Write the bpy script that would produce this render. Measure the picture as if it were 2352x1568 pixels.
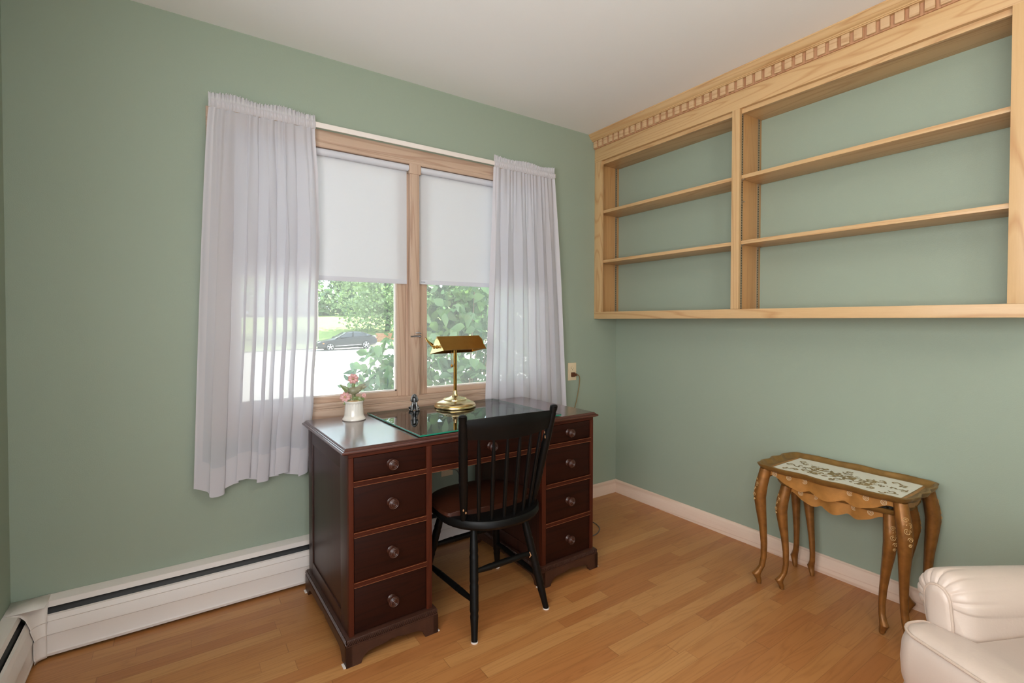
import bpy, bmesh, math, random
from mathutils import Vector, Matrix, noise
PI = math.pi
for o in list(bpy.data.objects): bpy.data.objects.remove(o)
SC = bpy.context.scene
C = SC.collection
random.seed(7)

# ---------------------------------------------------------------- camera, world, sun, lights, exposure
def setup_camera():
    yaw, pitch, roll = math.radians(34.3665), math.radians(-1.0132), math.radians(0.0806)
    F = Vector((math.sin(yaw)*math.cos(pitch), math.cos(yaw)*math.cos(pitch), math.sin(pitch)))
    R = Vector((math.cos(yaw), -math.sin(yaw), 0)); U = R.cross(F)
    R2 = R*math.cos(roll) + U*math.sin(roll); U2 = -R*math.sin(roll) + U*math.cos(roll)
    cd = bpy.data.cameras.new('camera'); co = bpy.data.objects.new('camera', cd); C.objects.link(co)
    M = Matrix.Identity(4)
    for i in range(3):
        M[i][0] = R2[i]; M[i][1] = U2[i]; M[i][2] = -F[i]
    M[0][3], M[1][3], M[2][3] = -2.536, -2.412, 1.2027
    co.matrix_world = M
    cd.sensor_width = 36; cd.sensor_fit = 'HORIZONTAL'
    cd.lens = 1120.39/2352*36
    cd.shift_y = -(784-755.69)/2352
    cd.clip_start = .02; cd.clip_end = 400
    SC.camera = co
setup_camera()
W = bpy.data.worlds.new('world'); SC.world = W; W.use_nodes = True
bg = W.node_tree.nodes['Background']; bg.inputs[0].default_value = (.74, .86, 1.0, 1); bg.inputs[1].default_value = 3.3
def light(name, kind, loc, target, energy, color=(1,1,1), **kw):
    ld = bpy.data.lights.new(name, kind); ld.energy = energy; ld.color = color
    for k, v in kw.items(): setattr(ld, k, v)
    lo = bpy.data.objects.new(name, ld); C.objects.link(lo); lo.location = loc
    lo.rotation_euler = (Vector(target)-Vector(loc)).to_track_quat('-Z', 'Y').to_euler()
    return lo
light('sun', 'SUN', (20, 6, 17), (0, 0, 0), 27, (1, .95, .86), angle=.009)
# fill light at an added, unseen window (in the left wall, beside the camera)
light('side_window_fill', 'AREA', (-3.10, -2.33, 1.45), (0, -1.9, 2.25), 46, (1, .96, .92), shape='RECTANGLE', size=1.6, size_y=1.3)
light('doorway_fill', 'AREA', (-2.5, -3.9, 1.15), (-2.3, 0, 1.3), 4, (1, .965, .93), shape='RECTANGLE', size=.85, size_y=1.8)   # fill light through an unseen doorway added behind the camera
# sky light entering through the big window
pl = light('daylight_portal', 'AREA', (-1.51, .13, 1.42), (-1.51, -3, 1.42), 1, size=1.75, size_y=1.3, shape='RECTANGLE')
pl.data.cycles.is_portal = True
uplight_fill = light('ceiling_uplight_fill', 'AREA', (-1.6, -2.7, 2.05), (-1.5, -2.5, 3.2), 21, (1, .93, .84), shape='DISK', size=.42)  # uplight added out of view to brighten the ceiling and room
SC.view_settings.view_transform = 'Standard'; SC.view_settings.look = 'None'
SC.view_settings.gamma = 1; SC.view_settings.use_curve_mapping = False
SC.view_settings.exposure = -0.07

# ---------------------------------------------------------------- materials
def srgb(r, g, b):
    f = lambda c: (c/255/12.92) if c/255 <= .04045 else ((c/255+.055)/1.055)**2.4
    return (f(r), f(g), f(b), 1)
def mat(name, col, rough=.5, metal=0, spec=.5, bump=0, bscale=60, coat=0, var=0, vscale=3, sheen=0):
    m = bpy.data.materials.new(name); m.use_nodes = True; nt = m.node_tree; N = nt.nodes; L = nt.links
    b = N['Principled BSDF']
    b.inputs['Base Color'].default_value = col; b.inputs['Roughness'].default_value = rough
    b.inputs['Metallic'].default_value = metal; b.inputs['Specular IOR Level'].default_value = spec
    b.inputs['Coat Weight'].default_value = coat; b.inputs['Coat Roughness'].default_value = .12
    b.inputs['Sheen Weight'].default_value = sheen
    tc = N.new('ShaderNodeTexCoord')
    if var:
        n = N.new('ShaderNodeTexNoise'); n.inputs['Scale'].default_value = vscale; n.inputs['Detail'].default_value = 5
        L.new(tc.outputs['Object'], n.inputs['Vector'])
        mx = N.new('ShaderNodeMix'); mx.data_type = 'RGBA'
        mx.inputs['A'].default_value = [c*(1-var) for c in col[:3]]+[1]; mx.inputs['B'].default_value = [min(1, c*(1+var)) for c in col[:3]]+[1]
        L.new(n.outputs['Fac'], mx.inputs['Factor']); L.new(mx.outputs['Result'], b.inputs['Base Color'])
    if bump:
        n = N.new('ShaderNodeTexNoise'); n.inputs['Scale'].default_value = bscale; n.inputs['Detail'].default_value = 4
        L.new(tc.outputs['Object'], n.inputs['Vector'])
        bp = N.new('ShaderNodeBump'); bp.inputs['Strength'].default_value = bump; bp.inputs['Distance'].default_value = .002
        L.new(n.outputs['Fac'], bp.inputs['Height']); L.new(bp.outputs['Normal'], b.inputs['Normal'])
    return m
def ramp(N, pts, interp='LINEAR'):
    r = N.new('ShaderNodeValToRGB'); r.color_ramp.interpolation = interp
    while len(r.color_ramp.elements) < len(pts): r.color_ramp.elements.new(.5)
    for e, (p, c) in zip(r.color_ramp.elements, pts): e.position = p; e.color = c
    return r
def wood(name, light_c, dark_c, axis='X', rough=.45, coat=0, spec=.5, fine=70, cath=7, amt=.5, stretch=.05, knots=False):
    m = bpy.data.materials.new(name); m.use_nodes = True; nt = m.node_tree; N = nt.nodes; L = nt.links
    b = N['Principled BSDF']; b.inputs['Roughness'].default_value = rough; b.inputs['Specular IOR Level'].default_value = spec
    b.inputs['Coat Weight'].default_value = coat; b.inputs['Coat Roughness'].default_value = .15
    tc = N.new('ShaderNodeTexCoord'); mp = N.new('ShaderNodeMapping')
    s = [1, 1, 1]; s['XYZ'.index(axis)] = stretch
    mp.inputs['Scale'].default_value = s
    L.new(tc.outputs['Object'], mp.inputs['Vector'])
    n1 = N.new('ShaderNodeTexNoise'); n1.inputs['Scale'].default_value = fine*2; n1.inputs['Detail'].default_value = 5; n1.inputs['Roughness'].default_value = .65
    L.new(mp.outputs['Vector'], n1.inputs['Vector'])
    n2 = N.new('ShaderNodeTexNoise'); n2.inputs['Scale'].default_value = cath; n2.inputs['Detail'].default_value = 2; n2.inputs['Distortion'].default_value = .5
    L.new(mp.outputs['Vector'], n2.inputs['Vector'])
    mul = N.new('ShaderNodeMath'); mul.operation = 'MULTIPLY'; mul.inputs[1].default_value = 14
    fr = N.new('ShaderNodeMath'); fr.operation = 'PINGPONG'; fr.inputs[1].default_value = .5
    L.new(n2.outputs['Fac'], mul.inputs[0]); L.new(mul.outputs[0], fr.inputs[0])
    r2 = ramp(N, [(0, (0, 0, 0, 1)), (.35, (1, 1, 1, 1))]); 
    m2 = N.new('ShaderNodeMath'); m2.operation = 'MULTIPLY'; m2.inputs[1].default_value = 2
    L.new(fr.outputs[0], m2.inputs[0]); L.new(m2.outputs[0], r2.inputs['Fac'])
    mx = N.new('ShaderNodeMix'); mx.data_type = 'FLOAT'; mx.inputs['Factor'].default_value = .5
    L.new(n1.outputs['Fac'], mx.inputs['A']); L.new(r2.outputs['Color'], mx.inputs['B'])
    r = ramp(N, [(.5-amt/2, dark_c), (.5+amt*.4, light_c)])
    L.new(mx.outputs['Result'], r.inputs['Fac']); L.new(r.outputs['Color'], b.inputs['Base Color'])
    bp = N.new('ShaderNodeBump'); bp.inputs['Strength'].default_value = .12; bp.inputs['Distance'].default_value = .001
    L.new(n1.outputs['Fac'], bp.inputs['Height']); L.new(bp.outputs['Normal'], b.inputs['Normal'])
    return m
def floor_mat():
    m = bpy.data.materials.new('oak_floor'); m.use_nodes = True; nt = m.node_tree; N = nt.nodes; L = nt.links
    b = N['Principled BSDF']; b.inputs['Roughness'].default_value = .33; b.inputs['Specular IOR Level'].default_value = .45
    tc = N.new('ShaderNodeTexCoord'); sp = N.new('ShaderNodeSeparateXYZ'); L.new(tc.outputs['Object'], sp.inputs[0])
    def M(op, a, bb=None, c=None):
        n = N.new('ShaderNodeMath'); n.operation = op
        for i, v in enumerate((a, bb, c)):
            if v is None: continue
            if isinstance(v, (int, float)): n.inputs[i].default_value = v
            else: L.new(v, n.inputs[i])
        return n.outputs[0]
    yy = M('DIVIDE', sp.outputs['Y'], .0572); row = M('FLOOR', yy); fy = M('SUBTRACT', yy, row)
    wn = N.new('ShaderNodeTexWhiteNoise'); wn.noise_dimensions = '1D'; L.new(row, wn.inputs['W'])
    xo = M('ADD', M('DIVIDE', sp.outputs['X'], 1.25), M('MULTIPLY', wn.outputs['Value'], 7.3))
    xi = M('FLOOR', xo); fx = M('SUBTRACT', xo, xi)
    # split some planks unevenly
    cb = N.new('ShaderNodeCombineXYZ'); L.new(row, cb.inputs[0]); L.new(xi, cb.inputs[1])
    w2 = N.new('ShaderNodeTexWhiteNoise'); w2.noise_dimensions = '2D'; L.new(cb.outputs[0], w2.inputs['Vector'])
    cut = M('ADD', M('MULTIPLY', w2.outputs['Value'], .5), .25)
    side = M('GREATER_THAN', fx, cut)
    cb2 = N.new('ShaderNodeCombineXYZ'); L.new(row, cb2.inputs[0]); L.new(xi, cb2.inputs[1]); L.new(M('MULTIPLY', side, 3.7), cb2.inputs[2])
    w3 = N.new('ShaderNodeTexWhiteNoise'); w3.noise_dimensions = '3D'; L.new(cb2.outputs[0], w3.inputs['Vector'])
    # grain coordinates shifted per plank
    cg = N.new('ShaderNodeCombineXYZ')
    L.new(M('ADD', M('MULTIPLY', sp.outputs['X'], .07), M('MULTIPLY', w3.outputs['Value'], 31)), cg.inputs[0])
    L.new(M('ADD', sp.outputs['Y'], M('MULTIPLY', w2.outputs['Value'], 13)), cg.inputs[1])
    L.new(M('MULTIPLY', w3.outputs['Value'], 9), cg.inputs[2])
    n1 = N.new('ShaderNodeTexNoise'); n1.inputs['Scale'].default_value = 170; n1.inputs['Detail'].default_value = 4; L.new(cg.outputs[0], n1.inputs['Vector'])
    n2 = N.new('ShaderNodeTexNoise'); n2.inputs['Scale'].default_value = 13; n2.inputs['Detail'].default_value = 2; n2.inputs['Distortion'].default_value = .6; L.new(cg.outputs[0], n2.inputs['Vector'])
    rings = M('MULTIPLY', M('PINGPONG', M('MULTIPLY', n2.outputs['Fac'], 13), .5), 2)
    g = M('ADD', M('MULTIPLY', n1.outputs['Fac'], .55), M('MULTIPLY', M('POWER', rings, .6), .45))
    rp = ramp(N, [(0, srgb(170, 110, 62)), (.3, srgb(177, 119, 68)), (.75, srgb(183, 127, 74)), (1, srgb(192, 140, 86))])
    L.new(w3.outputs['Value'], rp.inputs['Fac'])
    rg = ramp(N, [(.28, (.82, .77, .72, 1)), (.62, (1, 1, 1, 1))]); L.new(g, rg.inputs['Fac'])
    mx = N.new('ShaderNodeMix'); mx.data_type = 'RGBA'; mx.blend_type = 'MULTIPLY'; mx.inputs['Factor'].default_value = .85
    L.new(rp.outputs['Color'], mx.inputs['A']); L.new(rg.outputs['Color'], mx.inputs['B'])
    # seams
    ey = M('MINIMUM', fy, M('SUBTRACT', 1, fy)); sy = M('LESS_THAN', ey, .012)
    ex1 = M('MINIMUM', fx, M('ABSOLUTE', M('SUBTRACT', fx, cut))); sx = M('LESS_THAN', ex1, .0012)
    s = M('MULTIPLY', M('MAXIMUM', sy, sx), .45)
    mx2 = N.new('ShaderNodeMix'); mx2.data_type = 'RGBA'; mx2.inputs['B'].default_value = srgb(110, 66, 34)
    L.new(s, mx2.inputs['Factor']); L.new(mx.outputs['Result'], mx2.inputs['A']); L.new(mx2.outputs['Result'], b.inputs['Base Color'])
    return m
def clear_glass(name, tint=(1, 1, 1, 1), ior=1.45, haze=0.0, rough=0.0):
    m = bpy.data.materials.new(name); m.use_nodes = True; nt = m.node_tree; N = nt.nodes; L = nt.links
    N.remove(N['Principled BSDF']); out = N['Material Output']
    t = N.new('ShaderNodeBsdfTransparent'); t.inputs[0].default_value = tint
    g = N.new('ShaderNodeBsdfGlossy'); g.inputs['Roughness'].default_value = rough
    f = N.new('ShaderNodeFresnel'); f.inputs['IOR'].default_value = ior
    mx = N.new('ShaderNodeMixShader'); L.new(f.outputs[0], mx.inputs[0]); L.new(t.outputs[0], mx.inputs[1]); L.new(g.outputs[0], mx.inputs[2])
    last = mx
    if haze:
        d = N.new('ShaderNodeBsdfTranslucent'); d.inputs[0].default_value = (1, 1, 1, 1)
        m2 = N.new('ShaderNodeMixShader'); m2.inputs[0].default_value = haze
        L.new(mx.outputs[0], m2.inputs[1]); L.new(d.outputs[0], m2.inputs[2]); last = m2
    L.new(last.outputs[0], out.inputs[0])
    return m
def cloth(name, col, transp, transl=.5, weave=0):
    m = bpy.data.materials.new(name); m.use_nodes = True; nt = m.node_tree; N = nt.nodes; L = nt.links
    N.remove(N['Principled BSDF']); out = N['Material Output']
    d = N.new('ShaderNodeBsdfDiffuse'); d.inputs[0].default_value = col
    t = N.new('ShaderNodeBsdfTranslucent'); t.inputs[0].default_value = col
    a = N.new('ShaderNodeMixShader'); a.inputs[0].default_value = transl
    L.new(d.outputs[0], a.inputs[1]); L.new(t.outputs[0], a.inputs[2])
    last = a
    if transp:
        tr = N.new('ShaderNodeBsdfTransparent')
        c = N.new('ShaderNodeMixShader'); c.inputs[0].default_value = transp
        L.new(a.outputs[0], c.inputs[1]); L.new(tr.outputs[0], c.inputs[2]); last = c
    L.new(last.outputs[0], out.inputs[0])
    return m
def leaf_mat(name, c1, c2, scale=6):
    m = bpy.data.materials.new(name); m.use_nodes = True; nt = m.node_tree; N = nt.nodes; L = nt.links
    N.remove(N['Principled BSDF']); out = N['Material Output']
    tc = N.new('ShaderNodeTexCoord'); n = N.new('ShaderNodeTexNoise'); n.inputs['Scale'].default_value = scale
    L.new(tc.outputs['Object'], n.inputs['Vector'])
    r = ramp(N, [(.35, c1), (.65, c2)]); L.new(n.outputs['Fac'], r.inputs['Fac'])
    d = N.new('ShaderNodeBsdfDiffuse'); t = N.new('ShaderNodeBsdfTranslucent'); g = N.new('ShaderNodeBsdfGlossy'); g.inputs['Roughness'].default_value = .45
    L.new(r.outputs['Color'], d.inputs[0]); L.new(r.outputs['Color'], t.inputs[0])
    a = N.new('ShaderNodeMixShader'); a.inputs[0].default_value = .32; L.new(d.outputs[0], a.inputs[1]); L.new(t.outputs[0], a.inputs[2])
    b = N.new('ShaderNodeMixShader'); b.inputs[0].default_value = .07; L.new(a.outputs[0], b.inputs[1]); L.new(g.outputs[0], b.inputs[2])
    L.new(b.outputs[0], out.inputs[0])
    return m

PAINT = mat('sage_wall_paint', srgb(155, 167, 149), .55, bump=.25, bscale=260, spec=.35)
CEIL = mat('white_ceiling_paint', srgb(243, 242, 240), .8, bump=.15, bscale=160)
FLOOR = floor_mat()
OAK_Y = wood('oak_along_y', srgb(208, 172, 124), srgb(184, 138, 90), 'Y', .42, coat=.1, amt=.85)
OAK_Z = wood('oak_along_z', srgb(208, 172, 124), srgb(184, 138, 90), 'Z', .42, coat=.1, amt=.85)
OAKP_Z = wood('oak_panel_along_z', srgb(204, 156, 102), srgb(184, 132, 80), 'Z', .42, coat=.1, amt=1.1)
OAKW_Y = wood('worn_oak_dentils', srgb(208, 174, 134), srgb(180, 138, 96), 'Y', .5, amt=.8)
RECESS = wood('darker_oak_recess', srgb(188, 142, 106), srgb(158, 110, 76), 'Z', .6, amt=.8)  # darker tone than the dentil blocks, for the backing between them
PINK_X = wood('pickled_oak_x', srgb(202, 174, 152), srgb(172, 138, 116), 'X', .5, amt=.85)
PINK_Y = wood('pickled_oak_y', srgb(236, 212, 192), srgb(214, 178, 154), 'Y', .5, amt=1.0, cath=4)
PINK_Z = wood('pickled_oak_z', srgb(200, 172, 150), srgb(170, 136, 114), 'Z', .5, amt=.85)
BASEW = wood('pickled_baseboard_x', srgb(232, 208, 188), srgb(208, 172, 148), 'X', .5, amt=1.0, cath=4)
MAHO_X = wood('mahogany_x', srgb(44, 17, 9), srgb(28, 10, 6), 'X', .45, coat=0, spec=.16, amt=1.1, fine=40)
MAHO_Z = wood('mahogany_z', srgb(60, 32, 24), srgb(40, 20, 15), 'Z', .40, coat=0, spec=.4, amt=1.1, fine=40)
MAHO_R = wood('mahogany_rail', srgb(76, 34, 20), srgb(52, 22, 13), 'X', .48, coat=0, spec=.14, amt=1.0, fine=40)
MAHO_RZ = wood('mahogany_stile', srgb(80, 36, 21), srgb(56, 23, 14), 'Z', .48, coat=0, spec=.14, amt=1.0, fine=40)
MAHO_TOP = wood('mahogany_top', srgb(84, 46, 38), srgb(54, 27, 23), 'X', .22, spec=.6, coat=.6, amt=1.1, fine=40)
MAHO_D = mat('dark_carved_mahogany', srgb(62, 36, 26), .4, bump=.3, bscale=90, var=.3, vscale=30)
WORN_E = mat('worn_rail_edge', srgb(142, 86, 52), .5, var=.4, vscale=45)
KNOB = mat('turned_mahogany_knob', srgb(62, 30, 20), .34, coat=.15)
BLACKW = mat('black_lacquer', srgb(10, 9, 8), .45, spec=.22, var=.25, vscale=20, bump=.1, bscale=40)
WORN = mat('worn_bare_wood', srgb(190, 140, 96), .6)
SEATP = mat('brown_leather_pad', srgb(58, 27, 14), .45, spec=.3, var=.45, vscale=9, bump=.3, bscale=60)
BRASS = mat('polished_brass', srgb(234, 214, 164), .24, 1, bump=.03, bscale=20)
BRASS_O = mat('aged_brass', srgb(178, 138, 70), .22, 1, var=.25, vscale=18)
GOLD = mat('antique_gold_paint', srgb(142, 94, 44), .4, .3, var=.6, vscale=34, bump=.35, bscale=50)
GOLD_A = mat('gold_apron_paint', srgb(178, 124, 62), .42, .2, var=.4, vscale=28, bump=.3, bscale=60)
GOLD_D = mat('antique_gold_dark', srgb(138, 104, 54), .42, .35, var=.45, vscale=22, bump=.6, bscale=70)
GOLD_E = mat('gold_edge_line', srgb(214, 176, 120), .4, .2)
CREAMP = mat('cream_table_paint', srgb(232, 228, 212), .5, var=.06, vscale=12)
SCROLLP = mat('painted_gold_scroll', srgb(150, 126, 78), .5, 0, var=.25, vscale=60)
ROSE = mat('pale_rosette_line', srgb(232, 214, 178), .5)
WHITEM = mat('white_enamel', srgb(236, 226, 218), .35, var=.03)
BLACKM = mat('black_fin_slot', srgb(20, 18, 18), .5, bump=.3, bscale=30)
LEATHER = mat('cream_leather', srgb(196, 178, 164), .38, var=.04, vscale=6, bump=.25, bscale=120, sheen=.1)
LEATHER_S = mat('cream_leather_welt', srgb(190, 170, 154), .42)
IVORY = mat('ivory_plastic', srgb(226, 204, 168), .4)
BROWNP = mat('brown_plastic', srgb(92, 50, 28), .4)
GREYCORD = mat('grey_cable', srgb(88, 82, 80), .5)
PORC = mat('white_porcelain', srgb(236, 230, 220), .18, coat=.5)
PINKP = mat('pink_porcelain', srgb(214, 158, 154), .3, coat=.3, var=.15, vscale=60)
GREENP = mat('green_porcelain', srgb(122, 136, 84), .3, coat=.3, var=.35, vscale=50)
BIRDP = mat('grey_green_porcelain', srgb(142, 140, 112), .35, coat=.3, var=.4, vscale=60)
SOILP = mat('tan_porcelain_mound', srgb(196, 164, 118), .35, coat=.3, var=.3, vscale=50)
PEWTER = mat('polished_pewter', srgb(128, 128, 128), .28, 1, var=.75, vscale=60, bump=.9, bscale=110)
GLASSG = mat('green_glass_edge', srgb(30, 128, 100), .08, coat=.6)
GLASSC = clear_glass('desk_glass', (.955, .985, .975, 1), 2.3)
PANE = clear_glass('window_glass', (.97, 1, .98, 1), 1.45, haze=.05)  # slight translucent mix stands in for glare haze on the panes
SHADE = cloth('roller_shade_fabric', (.84, .84, .86, 1), 0, .33)
SHADEH = cloth('roller_shade_hem', (.72, .72, .77, 1), 0, .08)
SHEER = cloth('sheer_curtain', (.77, .76, .81, 1), .12, .38)
SHEERH = cloth('sheer_curtain_double', (.78, .75, .78, 1), .05, .3)
STEEL = mat('zinc_track', srgb(178, 160, 136), .4, .7)
DARKHOLE = mat('dark_slot', srgb(30, 26, 22), .8)

# ---------------------------------------------------------------- mesh helpers
class MB:
    def __init__(s): s.b = bmesh.new()
    def _new(s, before):
        s.b.verts.ensure_lookup_table(); return s.b.verts[before:]
    def box(s, x0, y0, z0, x1, y1, z1, bev=0, mi=0):
        vs = [s.b.verts.new(p) for p in ((x0,y0,z0),(x1,y0,z0),(x1,y1,z0),(x0,y1,z0),(x0,y0,z1),(x1,y0,z1),(x1,y1,z1),(x0,y1,z1))]
        fs = [s.b.faces.new([vs[i] for i in q]) for q in ((0,3,2,1),(4,5,6,7),(0,1,5,4),(1,2,6,5),(2,3,7,6),(3,0,4,7))]
        for f in fs: f.material_index = mi
        if bev:
            es = list({e for f in fs for e in f.edges})
            r = bmesh.ops.bevel(s.b, geom=es, offset=bev, segments=2, affect='EDGES', profile=.6)
            for f in r['faces']: f.material_index = mi
        return s
    def loft(s, rings, cap=True, close=True, mi=0, loop=False):
        R = [[s.b.verts.new(p) for p in r] for r in rings]
        n = len(rings[0]); m = len(R)
        for i in range(m if loop else m-1):
            a, b2 = R[i], R[(i+1) % m]
            for j in range(n if close else n-1):
                k = (j+1) % n
                try: s.b.faces.new((a[j], a[k], b2[k], b2[j])).material_index = mi
                except ValueError: pass
        if cap and not loop:
            for r, fl in ((R[0], True), (R[-1], False)):
                try: s.b.faces.new(list(reversed(r)) if fl else r).material_index = mi
                except ValueError: pass
        return s
    def lathe(s, prof, c=(0,0,0), axis='Z', n=28, flute=None, mi=0, cap=True):
        rings = []
        for r, h in prof:
            ring = []
            for k in range(n):
                a = 2*PI*k/n; rr = r
                if flute: rr = r*(1+flute(a, h))
                x, y = rr*math.cos(a), rr*math.sin(a)
                p = {'Z': (x, y, h), 'Y': (x, h, -y), 'X': (h, x, y)}[axis]
                ring.append((c[0]+p[0], c[1]+p[1], c[2]+p[2]))
            rings.append(ring)
        return s.loft(rings, cap=cap, mi=mi)
    def tube(s, pts, r, n=8, closed=False, mi=0, cap=True):
        pts = [Vector(p) for p in pts]; m = len(pts); rings = []
        up = None
        for i, p in enumerate(pts):
            a = pts[(i-1) % m] if (closed or i > 0) else p
            b2 = pts[(i+1) % m] if (closed or i < m-1) else p
            t = (b2-a)
            if t.length < 1e-9: t = Vector((0,0,1))
            t.normalize()
            if up is None:
                up = Vector((0,0,1)) if abs(t.z) < .9 else Vector((1,0,0))
            u = up-t*up.dot(t)
            if u.length < 1e-6: u = t.orthogonal()
            u.normalize(); up = u; v = t.cross(u)
            rr = r[i] if isinstance(r, (list, tuple)) else r
            rings.append([p+(u*math.cos(2*PI*k/n)+v*math.sin(2*PI*k/n))*rr for k in range(n)])
        return s.loft(rings, cap=cap, loop=closed, mi=mi)
    def grid(s, fn, nu, nv, mi=0):
        V = [[s.b.verts.new(fn(i/nu, j/nv)) for i in range(nu+1)] for j in range(nv+1)]
        for j in range(nv):
            for i in range(nu):
                s.b.faces.new((V[j][i], V[j][i+1], V[j+1][i+1], V[j+1][i])).material_index = mi
        return s
    def prism(s, poly, d0, d1, plane='XZ', mi=0):
        f = {'XZ': lambda a, b2, d: (a, d, b2), 'YZ': lambda a, b2, d: (d, a, b2), 'XY': lambda a, b2, d: (a, b2, d)}[plane]
        return s.loft([[f(a, b2, d0) for a, b2 in poly], [f(a, b2, d1) for a, b2 in poly]], mi=mi)
    def ball(s, c, r, sc=(1,1,1), n=12, rot=None, mi=0):
        v0 = len(s.b.verts)
        M = Matrix.Translation(c) @ (rot.to_matrix().to_4x4() if rot else Matrix.Identity(4)) @ Matrix.Diagonal((r*sc[0], r*sc[1], r*sc[2], 1))
        rr = bmesh.ops.create_uvsphere(s.b, u_segments=n, v_segments=max(6, n*2//3), radius=1, matrix=M)
        for v in rr['verts']:
            for f in v.link_faces: f.material_index = mi
        return s
    def xf(s, M):
        bmesh.ops.transform(s.b, matrix=M, verts=s.b.verts[:]); return s
    def build(s, name, mats, parent=None, world=True, smooth=35, merge=0, fixn=True):
        if merge: bmesh.ops.remove_doubles(s.b, verts=s.b.verts[:], dist=merge)
        if fixn: bmesh.ops.recalc_face_normals(s.b, faces=s.b.faces[:])
        if parent is not None and world:
            r = parent
            while r.parent: r = r.parent
            bmesh.ops.translate(s.b, vec=-Vector(r.location), verts=s.b.verts[:])
        me = bpy.data.meshes.new(name); s.b.to_mesh(me); s.b.free()
        for m in (mats if isinstance(mats, (list, tuple)) else [mats]): me.materials.append(m)
        if smooth:
            me.shade_smooth(); me.set_sharp_from_angle(angle=math.radians(smooth))
        o = bpy.data.objects.new(name, me); C.objects.link(o)
        if parent is not None: o.parent = parent
        return o
def thing(name, label, cat, loc=(0,0,0), rz=0, group=None):
    o = bpy.data.objects.new(name, None); o.empty_display_size = .1; C.objects.link(o)
    o.location = loc; o.rotation_euler = (0, 0, rz); o['label'] = label; o['category'] = cat
    if group: o['group'] = group
    return o
def tag(o, label, cat, group=None, kind=None):
    o['label'] = label; o['category'] = cat
    if group: o['group'] = group
    if kind: o['kind'] = kind
    return o
def struct(o): o['kind'] = 'structure'; return o
def copy_thing(root, loc, rz=None, label=None):
    r = root.copy(); C.objects.link(r); r.location = loc
    if rz is not None: r.rotation_euler = (0, 0, rz)
    if label: r['label'] = label
    for ch in list(root.children):
        c = ch.copy(); C.objects.link(c); c.parent = r
        for g in list(ch.children):
            d = g.copy(); C.objects.link(d); d.parent = c
    return r
def smoothstep(a, b2, x):
    t = min(1, max(0, (x-a)/(b2-a))); return t*t*(3-2*t)
def catmull(P, n=8):
    P = [Vector(p) for p in P]; out = []
    for i in range(len(P)-1):
        p0 = P[max(0, i-1)]; p1 = P[i]; p2 = P[i+1]; p3 = P[min(len(P)-1, i+2)]
        for k in range(n):
            t = k/n
            out.append(.5*((2*p1)+(-p0+p2)*t+(2*p0-5*p1+4*p2-p3)*t*t+(-p0+3*p1-3*p2+p3)*t**3))
    out.append(P[-1]); return out

# ---------------------------------------------------------------- room shell
XL, YB, H = -3.035, -3.55, 2.44
WX0, WX1, WZ0, WZ1 = -2.37, -.65, .79, 2.03     # window opening
m = MB()
m.box(XL-.12, 0, -.1, WX0, .14, H+.1).box(WX1, 0, -.1, .12, .14, H+.1)
m.box(WX0, 0, -.1, WX1, .14, WZ0).box(WX0, 0, WZ1, WX1, .14, H+.1)
struct(m.build('wall_back', PAINT, smooth=0))
struct(MB().box(0, YB-.12, -.1, .12, 0, H+.1).build('wall_right', PAINT, smooth=0))
m = MB()
m.box(XL-.12, YB-.12, -.1, XL, -3.2, H+.1).box(XL-.12, -1.45, -.1, XL, 0, H+.1).box(XL-.12, -3.2, -.1, XL, -1.45, .78).box(XL-.12, -3.2, 2.12, XL, -1.45, H+.1)
struct(m.build('wall_left', PAINT, smooth=0))
struct(MB().box(XL, YB-.12, 0, -2.95, YB, H).box(-2.05, YB-.12, 0, 0, YB, H).box(-2.95, YB-.12, 2.08, -2.05, YB, H).build('wall_front', PAINT, smooth=0))  # doorway opening added, out of view, to let in fill light
m = MB(); m.box(-3.02, YB, 0, -2.95, YB+.018, 2.15, .003).box(-2.05, YB, 0, -1.98, YB+.018, 2.15, .003).box(-2.95, YB, 2.08, -2.05, YB+.018, 2.15, .003)
struct(m.build('added_door_trim_1', PINK_Z))  # casing of the added doorway
struct(MB().box(XL, YB-.6, -.12, 0, 0, 0).build('floor', FLOOR, smooth=0))
struct(MB().box(XL, YB-.12, H, 0, 0, H+.1).build('ceiling', CEIL, smooth=0))
# baseboards with a rounded top and a small step
def bb_prof(t=.013, h=.088): return [(0, 0), (-t, 0), (-t, h-.014), (-t*.8, h-.010), (-t*.55, h-.003), (-t*.2, h), (0, h)]
m = MB(); m.loft([[(x, y, z) for x, z in bb_prof()] for y in (YB, -.0005)])
struct(m.build('baseboard_right', PINK_Y))
m = MB(); m.loft([[(x, y, z) for y, z in bb_prof()] for x in (-1.16, -.013)])
struct(m.build('baseboard_back', BASEW))

# ---------------------------------------------------------------- window with two wooden casement sashes
win = struct(bpy.data.objects.new('window_1', None)); C.objects.link(win); win.location = (-1.51, .03, .8)
CX0, CX1 = -2.435, -.585
m = MB()
# head casing with a small profile, side casings, sill casing
def hprof(z0, z1, t=.018): return [(0, z0), (-t*.7, z0), (-t, z0+.008), (-t, z0+.02), (-t*.8, z0+.024), (-t*.9, z1-.01), (-t*.7, z1), (0, z1)]
m.loft([[(x, y, z) for y, z in hprof(2.013, 2.092)] for x in (CX0, CX1)])
m.build('head_casing', PINK_X, win)
for xa, xb in ((CX0, WX0+.005), (WX1-.005, CX1)):
    MB().box(xa, -.018, .7, xb, 0, 2.013, .004).build('side_casing', PINK_Z, win)
m = MB()
m.box(WX0, -.012, .783, WX1, .06, .806, .003)          # sill stool
m.box(CX0, -.017, .70, CX1, 0, .776, .003)
m.box(CX0, -.012, .7765, CX1, 0, .7825)
m.build('sill_board', PINK_X, win)
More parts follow.
